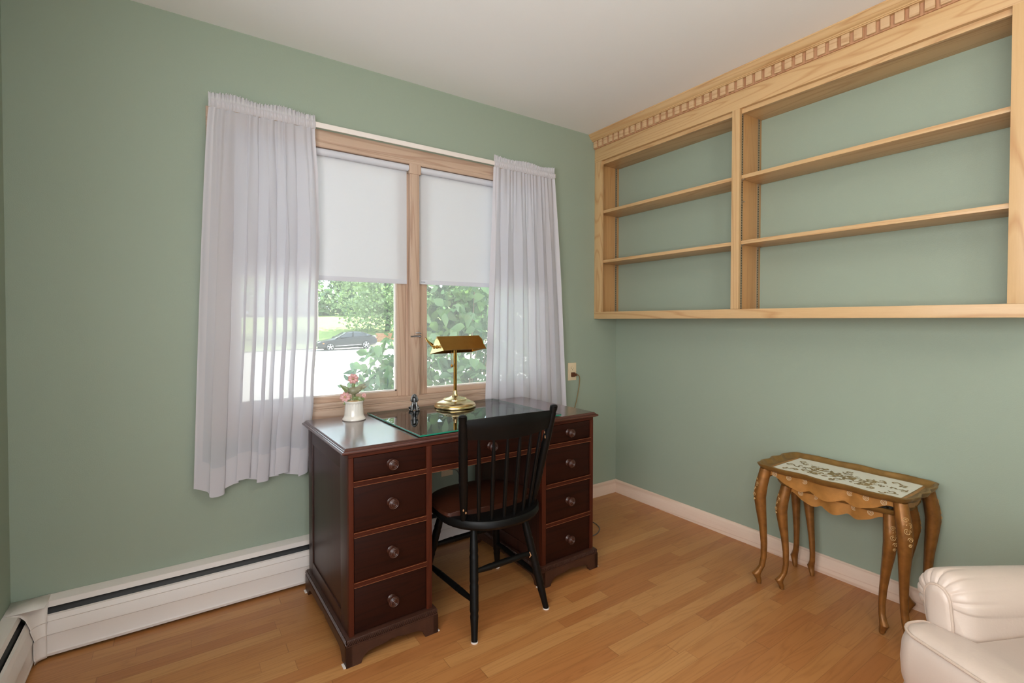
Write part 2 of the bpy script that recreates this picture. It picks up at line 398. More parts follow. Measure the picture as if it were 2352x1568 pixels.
# mullion post between the sashes
m = MB(); m.box(-1.535, -.008, .806, -1.483, .075, 2.013, .003); m.box(-1.5285, -.012, .806, -1.489, -.008, 2.013, .0015)
m.box(-1.548, .022, .806, -1.535, .075, 2.013, .001); m.box(-1.483, .022, .806, -1.470, .075, 2.013, .001)
m.build('mullion', PINK_Z, win)
MB().box(-1.541, -.016, 1.965, -1.477, .0, 2.016, .002).build('mullion_cap', PINK_Z, win)
# jamb liner
m = MB(); m.box(WX0, .0, .79, WX0+.012, .14, 2.03).box(WX1-.012, .0, .79, WX1, .14, 2.03).box(WX0, .0, 2.018, WX1, .14, 2.03)
m.build('jamb', PINK_Z, win)
for xa, xb in ((WX0+.012, -1.548), (-1.470, WX1-.012)):
    m = MB(); s = .045
    m.box(xa, .03, .806, xa+s, .075, 2.018, .002).box(xb-s, .03, .806, xb, .075, 2.018, .002)
    sash = m.build('sash', PINK_Z, win)
    m = MB(); m.box(xa+s, .032, .806, xb-s, .073, .833, .002).box(xa+s, .032, 1.97, xb-s, .073, 2.018, .002)
    m.build('sash_rail', PINK_X, sash)
    m = MB(); w = .007
    m.box(xa+s, .044, .833, xa+s+w, .06, 1.97).box(xb-s-w, .044, .833, xb-s, .06, 1.97).box(xa+s, .044, .833, xb-s, .06, .840)
    m.build('glazing_bead', WHITEM, sash)
    MB().box(xa+s, .052, .833, xb-s, .056, 1.97).build('pane', PANE, sash, smooth=0)
# small casement latch
m = MB(); m.tube([(-1.508, -.014, 1.137), (-1.49, -.024, 1.138), (-1.482, -.024, 1.133)], .003, 6); m.tube([(-1.535, -.011, 1.118), (-1.50, -.016, 1.12), (-1.487, -.02, 1.119)], .004, 6)
m.ball((-1.487, -.02, 1.119), .006); m.build('latch', PEWTER, win)

# unseen window added to carry fill light, in the left wall beside the camera
w2 = struct(bpy.data.objects.new('added_window_2', None)); C.objects.link(w2); w2.location = (XL, -2.325, .78)
m = MB(); y0, y1, z0, z1 = -3.2, -1.45, .78, 2.12
m.box(XL, y0-.07, z0-.07, XL+.018, y0, z1+.07, .003).box(XL, y1, z0-.07, XL+.018, y1+.07, z1+.07, .003).box(XL, y0, z1, XL+.018, y1, z1+.07, .003).box(XL, y0, z0-.07, XL+.018, y1, z0, .003)
m.build('casing', PINK_Z, w2)
m = MB(); m.box(XL-.09, y0, z0, XL-.04, y0+.05, z1).box(XL-.09, y1-.05, z0, XL-.04, y1, z1).box(XL-.09, -2.35, z0, XL-.04, -2.30, z1).box(XL-.09, y0, z0, XL-.04, y1, z0+.05).box(XL-.09, y0, z1-.05, XL-.04, y1, z1)
m.build('sash', PINK_Z, w2)
# unseen ceiling lamp added behind the camera to house the fill uplight
cl = thing('added_ceiling_lamp', 'added, unseen round white ceiling lamp in the rear half of the room', 'lamp', (-1.6, -2.7, H))
MB().lathe([(.001, H), (.07, H), (.07, H-.02), (.02, H-.03), (.012, H-.12), (.012, H-.40), (.2, H-.41), (.21, H-.405), (.2, H-.40)], (-1.6, -2.7, 0)).build('lamp_body', WHITEM, cl)

# ---------------------------------------------------------------- roller shades
def shade(xa, xb, label, mark, zb=1.393):
    t = thing('roller_shade', label, 'window shade', ((xa+xb)/2, .012, 2.0), group=None)
    MB().lathe([(.004, xa), (.0165, xa+.001), (.0165, xb-.001), (.004, xb)], (0, .0045, 1.9955), 'X', 20).build('roller_tube', SHADEH, t)
    MB().box(xa+.002, .0188, zb+.022, xb-.002, .0195, 1.99).build('shade_fabric', SHADE, t, smooth=0)
    MB().box(xa+.002, .0165, zb, xb-.002, .0215, zb+.023, .001).build('hem_bar', SHADEH, t)
    for x in (xa-.004, xb+.001):
        m = MB(); m.box(x, -.004, 1.97, x+.003, .02, 2.012, .0008); m.ball(((xa-.002) if x < xa else xb+.002, .0045, 1.9955), .008, (.6, 1, 1))
        m.build('bracket', STEEL, t)
    if mark:
        m = MB()
        for k, (dx, w) in enumerate(((0, .003), (.005, .0025), (.009, .0035), (.014, .003), (.0185, .0035))):
            m.box(xa+.014+dx, +.0158, zb+.010, xa+.014+dx+w, .0164, zb+.0135)
        m.build('maker_mark', DARKHOLE, t, smooth=0)
    return t
shade(-2.34, -1.5415, 'white roller shade half lowered in the left half of the window', False)
shade(-1.4765, -.675, 'white roller shade half lowered in the right half of the window', True, 1.396)

# ---------------------------------------------------------------- curtain rod and sheer curtains
rod = thing('curtain_rod', 'flat white curtain rod running above the window casing', 'curtain rod', (-1.51, -.055, 2.1))
MB().box(-2.415, -.058, 2.084, -.605, -.052, 2.108, .002).build('rod', WHITEM, rod)
for x in (-2.42, -.606):
    MB().box(x, -.058, 2.084, x+.006, -.0005, 2.108, .001).build('rod_return', WHITEM, rod)
def seg(v, P_):
    for (a, fa), (b2, fb) in zip(P_, P_[1:]):
        if v <= b2: return fa+(fb-fa)*smoothstep(a, b2, v)
    return P_[-1][1]
def curtain(label, seed, top, bot, zh, nf, wind=None):
    rnd = random.Random(seed)
    ph = [rnd.uniform(0, 6.28) for _ in range(8)]
    am = [rnd.uniform(.5, 1) for _ in range(8)]
    t = thing('sheer_curtain', label, 'curtain', ((top[0]+top[1])/2, -.055, 2.09))
    zt = 2.075
    def phase(u, v):
        w = u + .018*math.sin(9*u+ph[0]) + .012*math.sin(23*u+ph[1])
        a = 2*PI*nf*w; b2 = 2*PI*(nf*.62)*(u+.035*math.sin(7*u+ph[2]))+ph[3]
        return a, b2
    def pt(u, v, off=0):
        z = zt+(zh(u)-zt)*v
        x0 = top[0]+(bot[0]-top[0])*wl(v); x1 = top[1]+(bot[1]-top[1])*wr(v)
        a, b2 = phase(u, v)
        k = smoothstep(0, .45, v)
        ampf = .0035*(1-k)+.0005; ampb = .003+.021*k
        env = .78+.22*math.sin(5*u+ph[4])
        y = -.056+ampf*math.sin(a*1.7)*(1-.5*k)-ampb*env*math.sin(b2+.35*math.sin(4*v+ph[5]))-.006*k
        x = x0+(x1-x0)*u+(.0015+.0170*k*env)*math.sin(2*b2+.6)*min(1, 12*u, 12*(1-u))+.002*math.sin(a)
        y = -.051+.0285*math.tanh((y+.051)/.0285)
        return (x, y-off, z)
    wl = wind[0] if wind else (lambda v: v); wr = wind[1] if wind else (lambda v: v)
    NU = 260
    MB().grid(lambda u, v: pt(u, v), NU, 46).build('sheer_panel', SHEER, t, smooth=180, fixn=False)
    hv = .925
    MB().grid(lambda u, v: pt(u, hv+(1-hv)*v, .0015), NU, 6).build('bottom_hem', SHEERH, t, smooth=180, fixn=False)
    for ua, ub in ((0, .06), (.965, 1)):
        MB().grid(lambda u, v: pt(ua+(ub-ua)*u, v, .0015), 12, 40).build('side_hem', SHEERH, t, smooth=180, fixn=False)
    # gathered heading: rod pocket and ruffle
    def hd(u, v):
        x = top[0]+(top[1]-top[0])*u
        a = 2*PI*44*(u+.01*math.sin(31*u+ph[6]))
        g = math.sin(a)*.6+math.sin(a*1.63+1)*.5
        if v < .5:                                   # pocket bulging round the rod
            q = v/.5; z = 2.075+.036*q
            y = -.056-.011*math.sin(PI*q)-.0018*g*(.4+math.sin(PI*q))
        else:
            q = (v-.5)/.5; z = 2.111+(.026+.005*math.sin(13*u+ph[7])+.0014*g)*q
            y = -.057-.009*g*q+.003*math.sin(17*u)*q
        return (x+.0016*math.sin(a*.5)*v, y, z)
    MB().grid(hd, 420, 14).build('gathered_heading', SHEERH, t, smooth=180, fixn=False)
    return t
curtain('wide white sheer curtain left of the window, hanging past the desk corner', 3, (-2.428, -2.012), (-2.492, -2.052),
        lambda u: .515-.028*math.sin(PI*min(1, u*3.2))*(1 if u < .31 else 0)+.012*math.sin(19*u)-.015*math.exp(-((u-.15)/.08)**2), 8,
        (lambda v: v**.75, lambda v: seg(v, ((0, .05), (.16, -.28), (.33, -.42), (.55, -.15), (.78, .35), (.93, .8), (1, 1)))))
curtain('narrower white sheer curtain right of the window, falling behind the desk', 8, (-1.052, -.607), (-1.11, -.502),
        lambda u: .50+.012*math.sin(17*u), 10, (lambda v: v, lambda v: v**.9))

# ---------------------------------------------------------------- baseboard heaters
def heater_section(d):
    # cross sections: (depth from wall, z)
    back = [(.001, .001), (.004, .001), (.004, .196), (.036, .1855), (.040, .170), (.043, .171), (.039, .190), (.006, .2005), (.001, .2005)]
    cover = [(.068, .012), (.073, .010), (.0745, .020), (.0715, .026), (.0715, .084), (.0745, .087), (.0735, .094), (.064, .128), (.066, .131), (.060, .148), (.052, .151), (.052, .148), (.058, .144), (.063, .126), (.068, .088)]
    fins = [(.006, .10), (.05, .10), (.05, .146), (.035, .17), (.006, .185)]
    return back, cover, fins
def heater(label, xa, xb, orient, loc):
    t = thing('baseboard_heater', label, 'heater', loc)
    back, cover, fins = heater_section(0)
    f = (lambda d, z, s: (s, -d, z)) if orient == 'X' else (lambda d, z, s: (XL+d, s, z))
    for nm, sec, mt in (('back_plate', back, WHITEM), ('front_cover', cover, WHITEM), ('damper_slot', fins, BLACKM)):
        MB().loft([[f(d, z, s) for d, z in sec] for s in (xa, xb)]).build(nm, mt, t)
    if orient == 'X':
        MB().box(xb, -.0745, .01, xb+.004, -.001, .2005, .001).build('end_cap', WHITEM, t)
    return t
h1 = heater('long white baseboard heater under the window wall with a black slot', XL+.075, -1.18, 'X', (-2.1, -.04, 0))
h2 = heater('white baseboard heater along the left wall at the photo edge', YB+.4, -.075, 'Y', (XL+.04, -1.5, 0))
# inside corner cover
m = MB()
n = 7
prof = [(.0765, .008), (.0775, .02), (.075, .026), (.075, .085), (.078, .089), (.067, .128), (.069, .132), (.056, .170), (.044, .186), (.006, .2025)]
cxp, cyp, rad = XL+.098, -.098, .0
rings = []
for k in range(n+1):
    a = k/n*PI/2
    ring = []
    for d, z in prof:
        rr = .105-d
        ring.append((XL+.105-rr*math.cos(a), -.105+rr*math.sin(a), z))
    rings.append(ring)
m.loft(rings, cap=False, close=False)
m.grid(lambda u, v: (XL+.001+.104*u, -.001-.104*v, .2006-.0004*u), 1, 1)
corner = m.build('corner_cover', WHITEM, h1)
sol = corner.modifiers.new('thick', 'SOLIDIFY'); sol.thickness = .0015

# ---------------------------------------------------------------- built-in wall bookcase
bc = thing('wall_bookcase', 'light oak built-in bookcase hung high on the right wall with empty shelves', 'bookcase', (0, -1.03, 1.215))
YR = -2.06
FX = -.214
def bbox(nm, mt, a, bev=.0015): return MB().box(*a, bev).build(nm, mt, bc)
bbox('stile', OAK_Z, (FX, -.064, 1.262, FX+.02, -.0005, 2.262))
bbox('stile', OAK_Z, (FX, -1.0285, 1.262, FX+.02, -.987, 2.268))
bbox('stile', OAK_Z, (FX, YR, 1.262, FX+.02, -1.992, 2.268))
bbox('bottom_rail', OAK_Y, (FX, YR, 1.215, FX+.02, -.0005, 1.262))
bbox('bottom_board', OAK_Y, (FX+.02, YR, 1.222, -.0005, -.0005, 1.243))
bbox('frieze', OAK_Y, (FX-.001, YR, 2.262, FX+.019, -.0005, 2.36))
bbox('inner_rail', OAK_Y, (FX+.0195, YR, 2.241, FX+.035, -.0005, 2.30))
bbox('top_board', OAK_Y, (FX+.035, YR, 2.252, -.0005, -.0005, 2.27))
bbox('side_panel', OAKP_Z, (FX+.02, -.019, 1.243, -.0005, -.0005, 2.252))
bbox('divider', OAKP_Z, (FX+.02, -1.0225, 1.243, -.0005, -.993, 2.252))
bbox('side_panel', OAKP_Z, (FX+.02, YR, 1.243, -.0005, YR+.02, 2.252))
bbox('head_block', OAK_Y, (-.21, YR, 2.27, -.0005, -.0005, 2.4395))
# crown moulding (cove) and the bead band
cp = [(-.2, 2.4395), (-.271, 2.4395), (-.271, 2.434), (-.266, 2.431), (-.262, 2.424), (-.258, 2.416), (-.25, 2.409), (-.243, 2.406), (-.243, 2.402), (-.2385, 2.401), (-.2385, 2.397), (-.2, 2.397)]
MB().loft([[(x, y, z) for x, z in cp] for y in (YR, -.0005)]).build('crown_moulding', OAK_Y, bc)
MB().box(-.222, YR, 2.35, -.2, -.0005, 2.4, .0).build('dentil_backing', RECESS, bc)
m = MB(); y = -.006
while y-.027 > YR:
    m.box(-.2335, y-.0305, 2.3545, -.221, y, 2.397, .002); y -= .0462
m.build('dentil_moulding', OAKW_Y, bc)
# shelves
for (ya, yb, z) in ((-.0205, -.9925, 1.918), (-.0205, -.9925, 1.588), (-1.0235, YR+.021, 1.916), (-1.0235, YR+.021, 1.588)):
    sh = MB().box(FX+.022, yb, z, -.004, ya, z+.0185, .0015).build('shelf', OAK_Y, bc)
    for yy, sg in ((ya, -1), (yb, 1)):
        for xx in (-.183, -.03):
            m = MB(); m.box(xx-.006, min(yy, yy+sg*.016), z-.004, xx+.006, max(yy, yy+sg*.016), z-.001); m.box(xx-.005, min(yy, yy+sg*.003), z-.014, xx+.005, max(yy, yy+sg*.003), z-.003)
            m.build('shelf_clip', STEEL, sh)
m = MB(); m.box(-.188, -1.0395, 1.80, -.178, -1.0235, 1.803).box(-.187, -1.0265, 1.79, -.179, -1.0235, 1.801); m.build('shelf_clip', STEEL, bc)
for yy, sg in ((-.019, -1), (-1.0225, -1), (-.993, 1), (YR+.02, 1)):
    for xx in (-.183, -.03):
        y0, y1 = sorted((yy, yy+sg*.0025))
        tr = MB().box(xx-.008, y0, 1.2435, xx+.008, y1, 2.2515).build('shelf_standard', STEEL, bc, smooth=0)
        m = MB(); y0, y1 = sorted((yy+sg*.0026, yy+sg*.003))
        for k in range(79):
            zz = 1.2505+k*.0127; m.box(xx-.0035, y0, zz, xx+.0035, y1, zz+.0042)
        m.build('slots', DARKHOLE, tr, smooth=0)

# ---------------------------------------------------------------- pedestal desk
DRZ = math.radians(.9); DX, DY = -2.053, -.70
desk = thing('pedestal_desk', 'dark mahogany pedestal desk with nine drawers under the window', 'desk', (DX, DY, 0), DRZ)
def dl(x, y, z):       # desk-local point to world
    c, s = math.cos(DRZ), math.sin(DRZ); return (DX+c*x-s*y, DY+s*x+c*y, z)
Wd, Dd, PW = 1.18, .585, .318
def db(nm, mt, a, bev=.0015, par=None): return MB().box(*a, bev).build(nm, mt, par or desk, world=False)
# top with stepped edge
m = MB()
def rr(o, z, of=None):
    of = o if of is None else of
    return [(-o, -of, z), (Wd+o, -of, z), (Wd+o, Dd+o*.6, z), (-o, Dd+o*.6, z)]
m.loft([rr(.006, .735), rr(.015, .7355, .006), rr(.021, .7375, .009), rr(.0245, .7405, .012), rr(.0245, .744, .012), rr(.021, .7475, .009), rr(.0165, .7485, .004), rr(.0165, .7515, .004), rr(.0125, .7518, .0), rr(.0115, .755, -.001), rr(.009, .757, -.004)])
m.build('desktop', MAHO_TOP, desk, world=False, smooth=12)
zr = [(.722, .637), (.618, .456), (.438, .279), (.261, .095)]
db('frieze_rail', MAHO_R, (0, 0, .722, Wd, .02, .736))
for k, px in enumerate((0, Wd-PW)):
    db('pedestal_panel', MAHO_Z, (px+.004, .03, .09, px+.012, Dd-.03, .735))       # outer/inner recessed panels
    db('pedestal_panel', MAHO_Z, (px+PW-.012, .03, .09, px+PW-.004, Dd-.03, .735))
    for s0 in (px, px+PW-.010):
        m = MB()
        m.box(s0, .02, .09, s0+.010, .10, .735, .001).box(s0, Dd-.065, .09, s0+.010, Dd, .735, .001)
        m.box(s0, .10, .665, s0+.010, Dd-.065, .735, .001).box(s0, .10, .09, s0+.010, Dd-.065, .145, .001)
        m.build('side_frame', MAHO_Z, desk, world=False)
    db('pedestal_back', MAHO_Z, (px+.01, Dd-.012, .09, px+PW-.01, Dd-.002, .735))
    for s0, s1 in ((px, px+.0175), (px+PW-.0225, px+PW)) if k == 0 else ((px, px+.0225), (px+PW-.0175, px+PW)):
        db('stile', MAHO_RZ, (s0, -.001, .09, s1, .021, .722))
    a0, a1 = (px+.0175, px+PW-.0225) if k == 0 else (px+.0225, px+PW-.0175)
    for zt, zb in ((.637, .618), (.456, .438), (.279, .261)):
        m = MB(); m.box(a0, .001, zb, a1, .03, zt); m.box(a0, -.002, zt-.0045, a1, .001, zt, .0008).box(a0, -.002, zb, a1, .001, zb+.0045, .0008)
        m.box(a0, -.0026, zt-.0013, a1, -.0018, zt, mi=1).box(a0, -.0026, zb, a1, -.0018, zb+.0011, mi=1)
        m.build('rail', [MAHO_R, WORN_E], desk, world=False)
    for zt, zb in zr:
        dr = db('drawer', MAHO_X, (a0+.0025, .0035, zb+.0025, a1-.0025, .4, zt-.0025), .001)
        kx, kz = (a0+a1)/2, (zt+zb)/2
        pr = [(.001, .004), (.016, .0035), (.0165, 0), (.012, -.004), (.0095, -.010), (.013, -.016), (.019, -.019), (.0205, -.023), (.019, -.0275), (.0165, -.029), (.0150, -.0280), (.0135, -.0295), (.0105, -.0305), (.009, -.029), (.0075, -.0305), (.0045, -.031), (.0035, -.030), (.001, -.032)]
        MB().lathe(pr, (kx, .0035, kz), 'Y', 26).build('knob', KNOB, dr, world=False)
    # plinth with bracket feet, carved rope moulding on top
    ox = .016
    def brk(L, c=.0):
        e = .052
        P = [(0, 0), (e, 0), (e+.004, .012), (e+.012, .024), (e+.028, .034), (e+.05, .037), (L*.5-.03, .040), (L*.5-.012, .046), (L*.5, .043)]
        return P+[(L-a, b2) for a, b2 in reversed(P[:-1])]+[(L, .070), (0, .070)]
    L1 = PW+2*ox
    m = MB(); m.loft([[(px-ox+a, -.019, z) for a, z in brk(L1)], [(px-ox+a, .0, z) for a, z in brk(L1)]])
    L2 = Dd+.019+.004
    for xx in (px-ox, px+PW+ox-.02):
        m.loft([[(xx, -.019+a, z) for a, z in brk(L2)], [(xx+.02, -.019+a, z) for a, z in brk(L2)]])
    pl_ = m.build('plinth', MAHO_D, desk, world=False)
    m = MB()
    m.box(px-ox+.001, -.018, .070, px+PW+ox-.001, Dd+.003, .0745).box(px-ox+.004, -.014, .0745, px+PW+ox-.004, Dd, .093, .005)
    tw = []
    def rope(p0, p1, nrm):
        p0, p1 = Vector(p0), Vector(p1); L_ = (p1-p0).length; d = (p1-p0)/L_; nn = int(L_/.0085)
        for q in range(nn):
            c = p0+d*(q+.5)*L_/nn
            m.tube([c-d*.0045+Vector((0, 0, -.007))+nrm*.0, c+nrm*.0025, c+d*.0045+Vector((0, 0, .007))-nrm*.001], .0021, 5)
    nf = Vector((0, -1, 0)); rope((px-ox+.003, -.0155, .082), (px+PW+ox-.003, -.0155, .082), nf)
    rope((px-ox+.002, -.012, .082), (px-ox+.002, Dd, .082), Vector((-1, 0, 0)))
    rope((px+PW+ox-.002, -.012, .082), (px+PW+ox-.002, Dd, .082), Vector((1, 0, 0)))
    m.build('carved_moulding', MAHO_D, pl_, world=False, smooth=40)
    # pale felt pads under the feet
    for fx in (px-.004, px+PW+.004):
        for fy in (-.008, Dd-.02): MB().box(fx-.02, fy-.008, .0005, fx+.02, fy+.02, .003).build('felt_pad', WHITEM, pl_, world=False)
# centre drawer
ca0, ca1 = PW, Wd-PW
dr = db('drawer', MAHO_X, (ca0+.0025, .0035, .6395, ca1-.0025, .4, .7195), .001)
MB().lathe(pr, ((ca0+ca1)/2, .0035, .68), 'Y', 26).build('knob', KNOB, dr, world=False)
m = MB(); m.box(ca0, .001, .616, ca1, .03, .637).box(ca0, -.002, .6325, ca1, .001, .637, .0008).box(ca0, -.002, .616, ca1, .001, .6205, .0008)
m.box(ca0, -.0026, .6355, ca1, -.0018, .637, mi=1).box(ca0, -.0026, .616, ca1, -.0018, .6172, mi=1)
m.build('rail', [MAHO_R, WORN_E], desk, world=False)
db('back_rail', MAHO_R, (ca0, Dd-.03, .64, ca1, Dd-.01, .735))
MB().ball((ca0+.013, .035, .61), .007).build('catch', BLACKM, desk, world=False)

# ---------------------------------------------------------------- objects on the desk
GA = math.radians(1.9)
gl = thing('glass_sheet', 'clear glass sheet with green edges lying on the mahogany desktop', 'glass top', (-1.432, -.395, .757), GA)
m = MB()
m.box(-.36, -.285, .0025, .36, .285, .0085, .0012)
for f in m.b.faces: f.material_index = 0 if abs(f.normal.z) > .9 else 1
m.build('glass_plate', [GLASSC, GLASSG], gl, world=False, smooth=0, fixn=False)
for x in (-.33, .33):
    for y in (-.255, .255): MB().lathe([(.001, 0), (.006, 0), (.006, .0025), (.001, .0025)], (x, y, 0), n=12).build('bumper', WHITEM, gl, world=False)
GZ = .757+.0087
# banker's lamp
LX, LY = -1.378, -.208
lamp = thing('desk_lamp', 'brass desk lamp with a long trough shade on the glass sheet', 'lamp', (LX, LY, GZ), math.radians(8))
MB().lathe([(r*1.12 if r > .02 else r, z) for r, z in [(.001, .0), (.092, .0), (.0945, .004), (.0935, .009), (.0895, .012), (.0905, .015), (.088, .019), (.083, .023), (.066, .031), (.058, .034), (.054, .036), (.0535, .040), (.044, .044), (.030, .048), (.022, .051), (.0165, .056), (.0125, .066), (.0105, .079), (.0095, .082), (.001, .082)]], n=48).build('base', BRASS, lamp, world=False, smooth=40)
m = MB()
for k in range(36):
    a = 2*PI*k/36; m.ball((.054*math.cos(a), .054*math.sin(a), .0415), .0022, n=6)
m.build('beaded_ring', BRASS, lamp, world=False)
m = MB()
m.lathe([(.0078*(1), z) for z in (.08, .30)], n=20, flute=lambda a, h: .10*math.cos(10*a)); m.lathe([(.001, .298), (.009, .298), (.009, .306), (.001, .308)], n=16)
m.build('stem', BRASS_O, lamp, world=False, smooth=30)
# shade: triangular trough along local X
sh_l, A_, B_, C2 = .131, (0, .353), (-.060, .282), (.055, .270)   # apex, front (toward room) edge, back edge in (y, z)
apex = (-.030, .358); fr_ = (-.088, .294); bk_ = (.028, .272)
m = MB()
def tri(x, t=0):
    return [(x, apex[0], apex[1]), (x, apex[0]-.004, apex[1]-.001), (x, fr_[0], fr_[1]+.004), (x, fr_[0]+.001, fr_[1])]
def sheet(pa, pb, xa, xb, th):
    d = Vector((0, pb[0]-pa[0], pb[1]-pa[1])).normalized(); n_ = Vector((1, 0, 0)).cross(d)*th
    q = [Vector((xa, pa[0], pa[1])), Vector((xb, pa[0], pa[1])), Vector((xb, pb[0], pb[1])), Vector((xa, pb[0], pb[1]))]
    m.loft([q, [v+n_ for v in q]])
sheet(fr_, apex, -sh_l, sh_l, .0015); sheet(apex, bk_, -sh_l, sh_l, .0015)
m.tube([(-sh_l, fr_[0], fr_[1]), (sh_l, fr_[0], fr_[1])], .0022, 8); m.tube([(-sh_l, bk_[0], bk_[1]), (sh_l, bk_[0], bk_[1])], .0022, 8)
m.tube([(-sh_l, apex[0], apex[1]), (sh_l, apex[0], apex[1])], .0015, 6)
shade_o = m.build('lamp_shade', BRASS_O, lamp, world=False, smooth=30)
for x in (-sh_l, sh_l-.0015):
    m = MB(); m.loft([[(x+d, p[0], p[1]) for p in (fr_, apex, bk_)] for d in (0, .0015)])
    m.build('shade_end', BRASS, shade_o, world=False, smooth=0)
# yoke: C-shaped arms to the pivot knobs
pc = (-.032, .308)
for sg in (-1, 1):
    P = catmull([(0, .004, .303), (sg*.05, .030, .303), (sg*.10, .036, .314), (sg*(sh_l+.008), .036, .334), (sg*(sh_l+.026), .026, .350), (sg*(sh_l+.036), .0, .342), (sg*(sh_l+.030), -.020, .322), (sg*(sh_l+.018), -.030, .310), (sg*(sh_l+.001), pc[0], pc[1])], 6)
    m = MB(); m.tube(P, .0042, 10); m.build('yoke_arm', BRASS_O, lamp, world=False)
    m = MB(); m.lathe([(.001, 0), (.008, 0), (.009, .003), (.0075, .006), (.0055, .007), (.0055, .012), (.0085, .014), (.0085, .020), (.005, .022), (.001, .022)][::1], n=18)
    M_ = Matrix.Translation((sg*sh_l, pc[0], pc[1])) @ Matrix.Rotation(sg*PI/2, 4, 'Y')
    m.xf(M_); m.build('pivot_knob', BRASS_O, lamp, world=False)
m = MB(); m.tube([(-.036, -.022, .30), (-.036, -.022, .218)], .0009, 6)
for k in range(24): m.ball((-.036, -.022, .288-k*.003), .0013, n=6)
m.ball((-.036, -.022, .210), .0075); m.lathe([(.001, .2195), (.003, .219), (.0035, .215)], (-.036, -.022, 0), n=10)
m.build('pull_chain', BRASS_O, lamp, world=False)
m = MB(); m.tube([(-.06, -.030, .325), (.06, -.030, .325)], .010, 14); m.build('bulb', PORC, lamp, world=False)
# lamp cord hanging to outlet
# flower-and-bird figurine in fluted pot
pot = thing('bird_figurine', 'porcelain bird among pink flowers in a white fluted pot on the desk', 'figurine', (-1.888, -.208, .757))
MB().lathe([(.001, 0), (.047, 0), (.0505, .003), (.050, .008), (.045, .014), (.0425, .020), (.0415, .024), (.0395, .060), (.039, .075), (.0415, .078), (.0415, .084), (.039, .086), (.036, .084), (.034, .078), (.001, .077)], n=90,
    flute=lambda a, h: (-.035*max(0, math.sin(18*a)) if .024 < h < .074 else 0)).build('fluted_pot', PORC, pot, world=False, smooth=40)
MB().ball((0, 0, .079), .034, (1, 1, .28), 20).ball((.018, -.012, .085), .012, (1.2, 1, .7)).ball((-.015, -.016, .083), .012, (1.2, 1, .6)).build('mound', SOILP, pot, world=False)
# local axes: camera looks from (-x*.3, -y); u = right in the picture
uu = Vector((math.cos(math.radians(22)), -math.sin(math.radians(22)), 0)); vv = Vector((uu.y, -uu.x, 0))*1.0   # vv points to the camera
def P3(a, b2, z): p = uu*a+vv*b2; return (p.x, p.y, z)
m = MB()
def leafm(m, base, tip, w, thick=.003, bend=0):
    base, tip = Vector(base), Vector(tip); d = tip-base; side = d.cross(vv).normalized()
    rings = []
    for k in range(9):
        t_ = k/8; c = base+d*t_+vv*bend*math.sin(PI*t_)
        ww = w*(math.sin(PI*min(.97, max(.06, t_**.8))))*.5+.0012
        rings.append([c+side*ww*math.cos(2*PI*j/8)+vv*thick*math.sin(2*PI*j/8) for j in range(8)])
    m.loft(rings)
leafm(m, P3(-.010, 0, .118), P3(-.058, .004, .158), .022)
leafm(m, P3(-.012, .008, .098), P3(-.038, .012, .078), .020)
leafm(m, P3(.008, .008, .100), P3(.038, .012, .088), .018, bend=.004)
leafm(m, P3(-.012, .004, .086), P3(-.044, .018, .074), .018)
leafm(m, P3(.03, .0, .085), P3(.045, .006, .097), .014)
m.tube([P3(-.002, 0, .08), P3(0, .0, .11), P3(-.003, 0, .15), P3(0, .002, .165)], [.007, .008, .008, .006], 8)
m.tube([P3(-.002, 0, .10), P3(.02, .004, .093), P3(.035, .002, .082)], [.008, .007, .006], 8)
m.tube([P3(.004, 0, .10), P3(.031, 0, .097), P3(.034, 0, .112)], [.003, .0022, .002], 6)
m.build('leaves_and_stem', GREENP, pot, world=False)
def flower(cx, cb, cz, r, n=8, tilt=0):
    m = MB()
    for k in range(n):
        a = 2*PI*k/n+.3
        px, pz = r*.62*math.cos(a), r*.62*math.sin(a)
        M_ = Matrix.Translation(P3(cx, cb, cz)) @ Matrix(((uu.x, 0, vv.x, 0), (uu.y, 0, vv.y, 0), (0, 1, 0, 0), (0, 0, 0, 1))) @ Matrix.Rotation(tilt, 4, 'X') @ Matrix.Translation((px, pz, -.001)) @ Matrix.Rotation(a, 4, 'Z') @ Matrix.Diagonal((r*.48, r*.36, r*.16, 1))
        bmesh.ops.create_uvsphere(m.b, u_segments=10, v_segments=6, radius=1, matrix=M_)
    o = m.build('flower', PINKP, pot, world=False)
    MB().ball(P3(cx, cb+.003, cz), r*.22, n=8).build('flower_center', SOILP, o, world=False)
flower(-.003, .006, .184, .022); flower(-.036, .016, .106, .022, tilt=-.5); flower(.043, .004, .108, .010)
m = MB()
R_ = Matrix(((uu.x, vv.x, 0, 0), (uu.y, vv.y, 0, 0), (0, 0, 1, 0), (0, 0, 0, 1)))
pts = catmull([P3(-.020, .012, .131), P3(-.012, .014, .135), P3(0, .014, .131), P3(.016, .010, .136), P3(.030, .006, .146), P3(.040, .003, .153)], 5)
rad_ = [.004+.013*math.sin(PI*min(1, (i/(len(pts)-1))**.75*1.02)) for i in range(len(pts))]
m.tube(pts, rad_, 12)
m.ball(P3(-.012, .016, .135), .0125, n=12); m.tube([P3(-.021, .017, .132), P3(-.030, .020, .128)], [.003, .0006], 6)
leafm(m, P3(.018, .012, .140), P3(.056, .006, .149), .016, .002); leafm(m, P3(.012, .0, .142), P3(.050, -.004, .160), .014, .002)
leafm(m, P3(-.004, .022, .130), P3(.03, .018, .136), .020, .004)
m.tube([P3(.0, .012, .122), P3(.0, .012, .105)], .003, 6)
m.build('bird', BIRDP, pot, world=False)
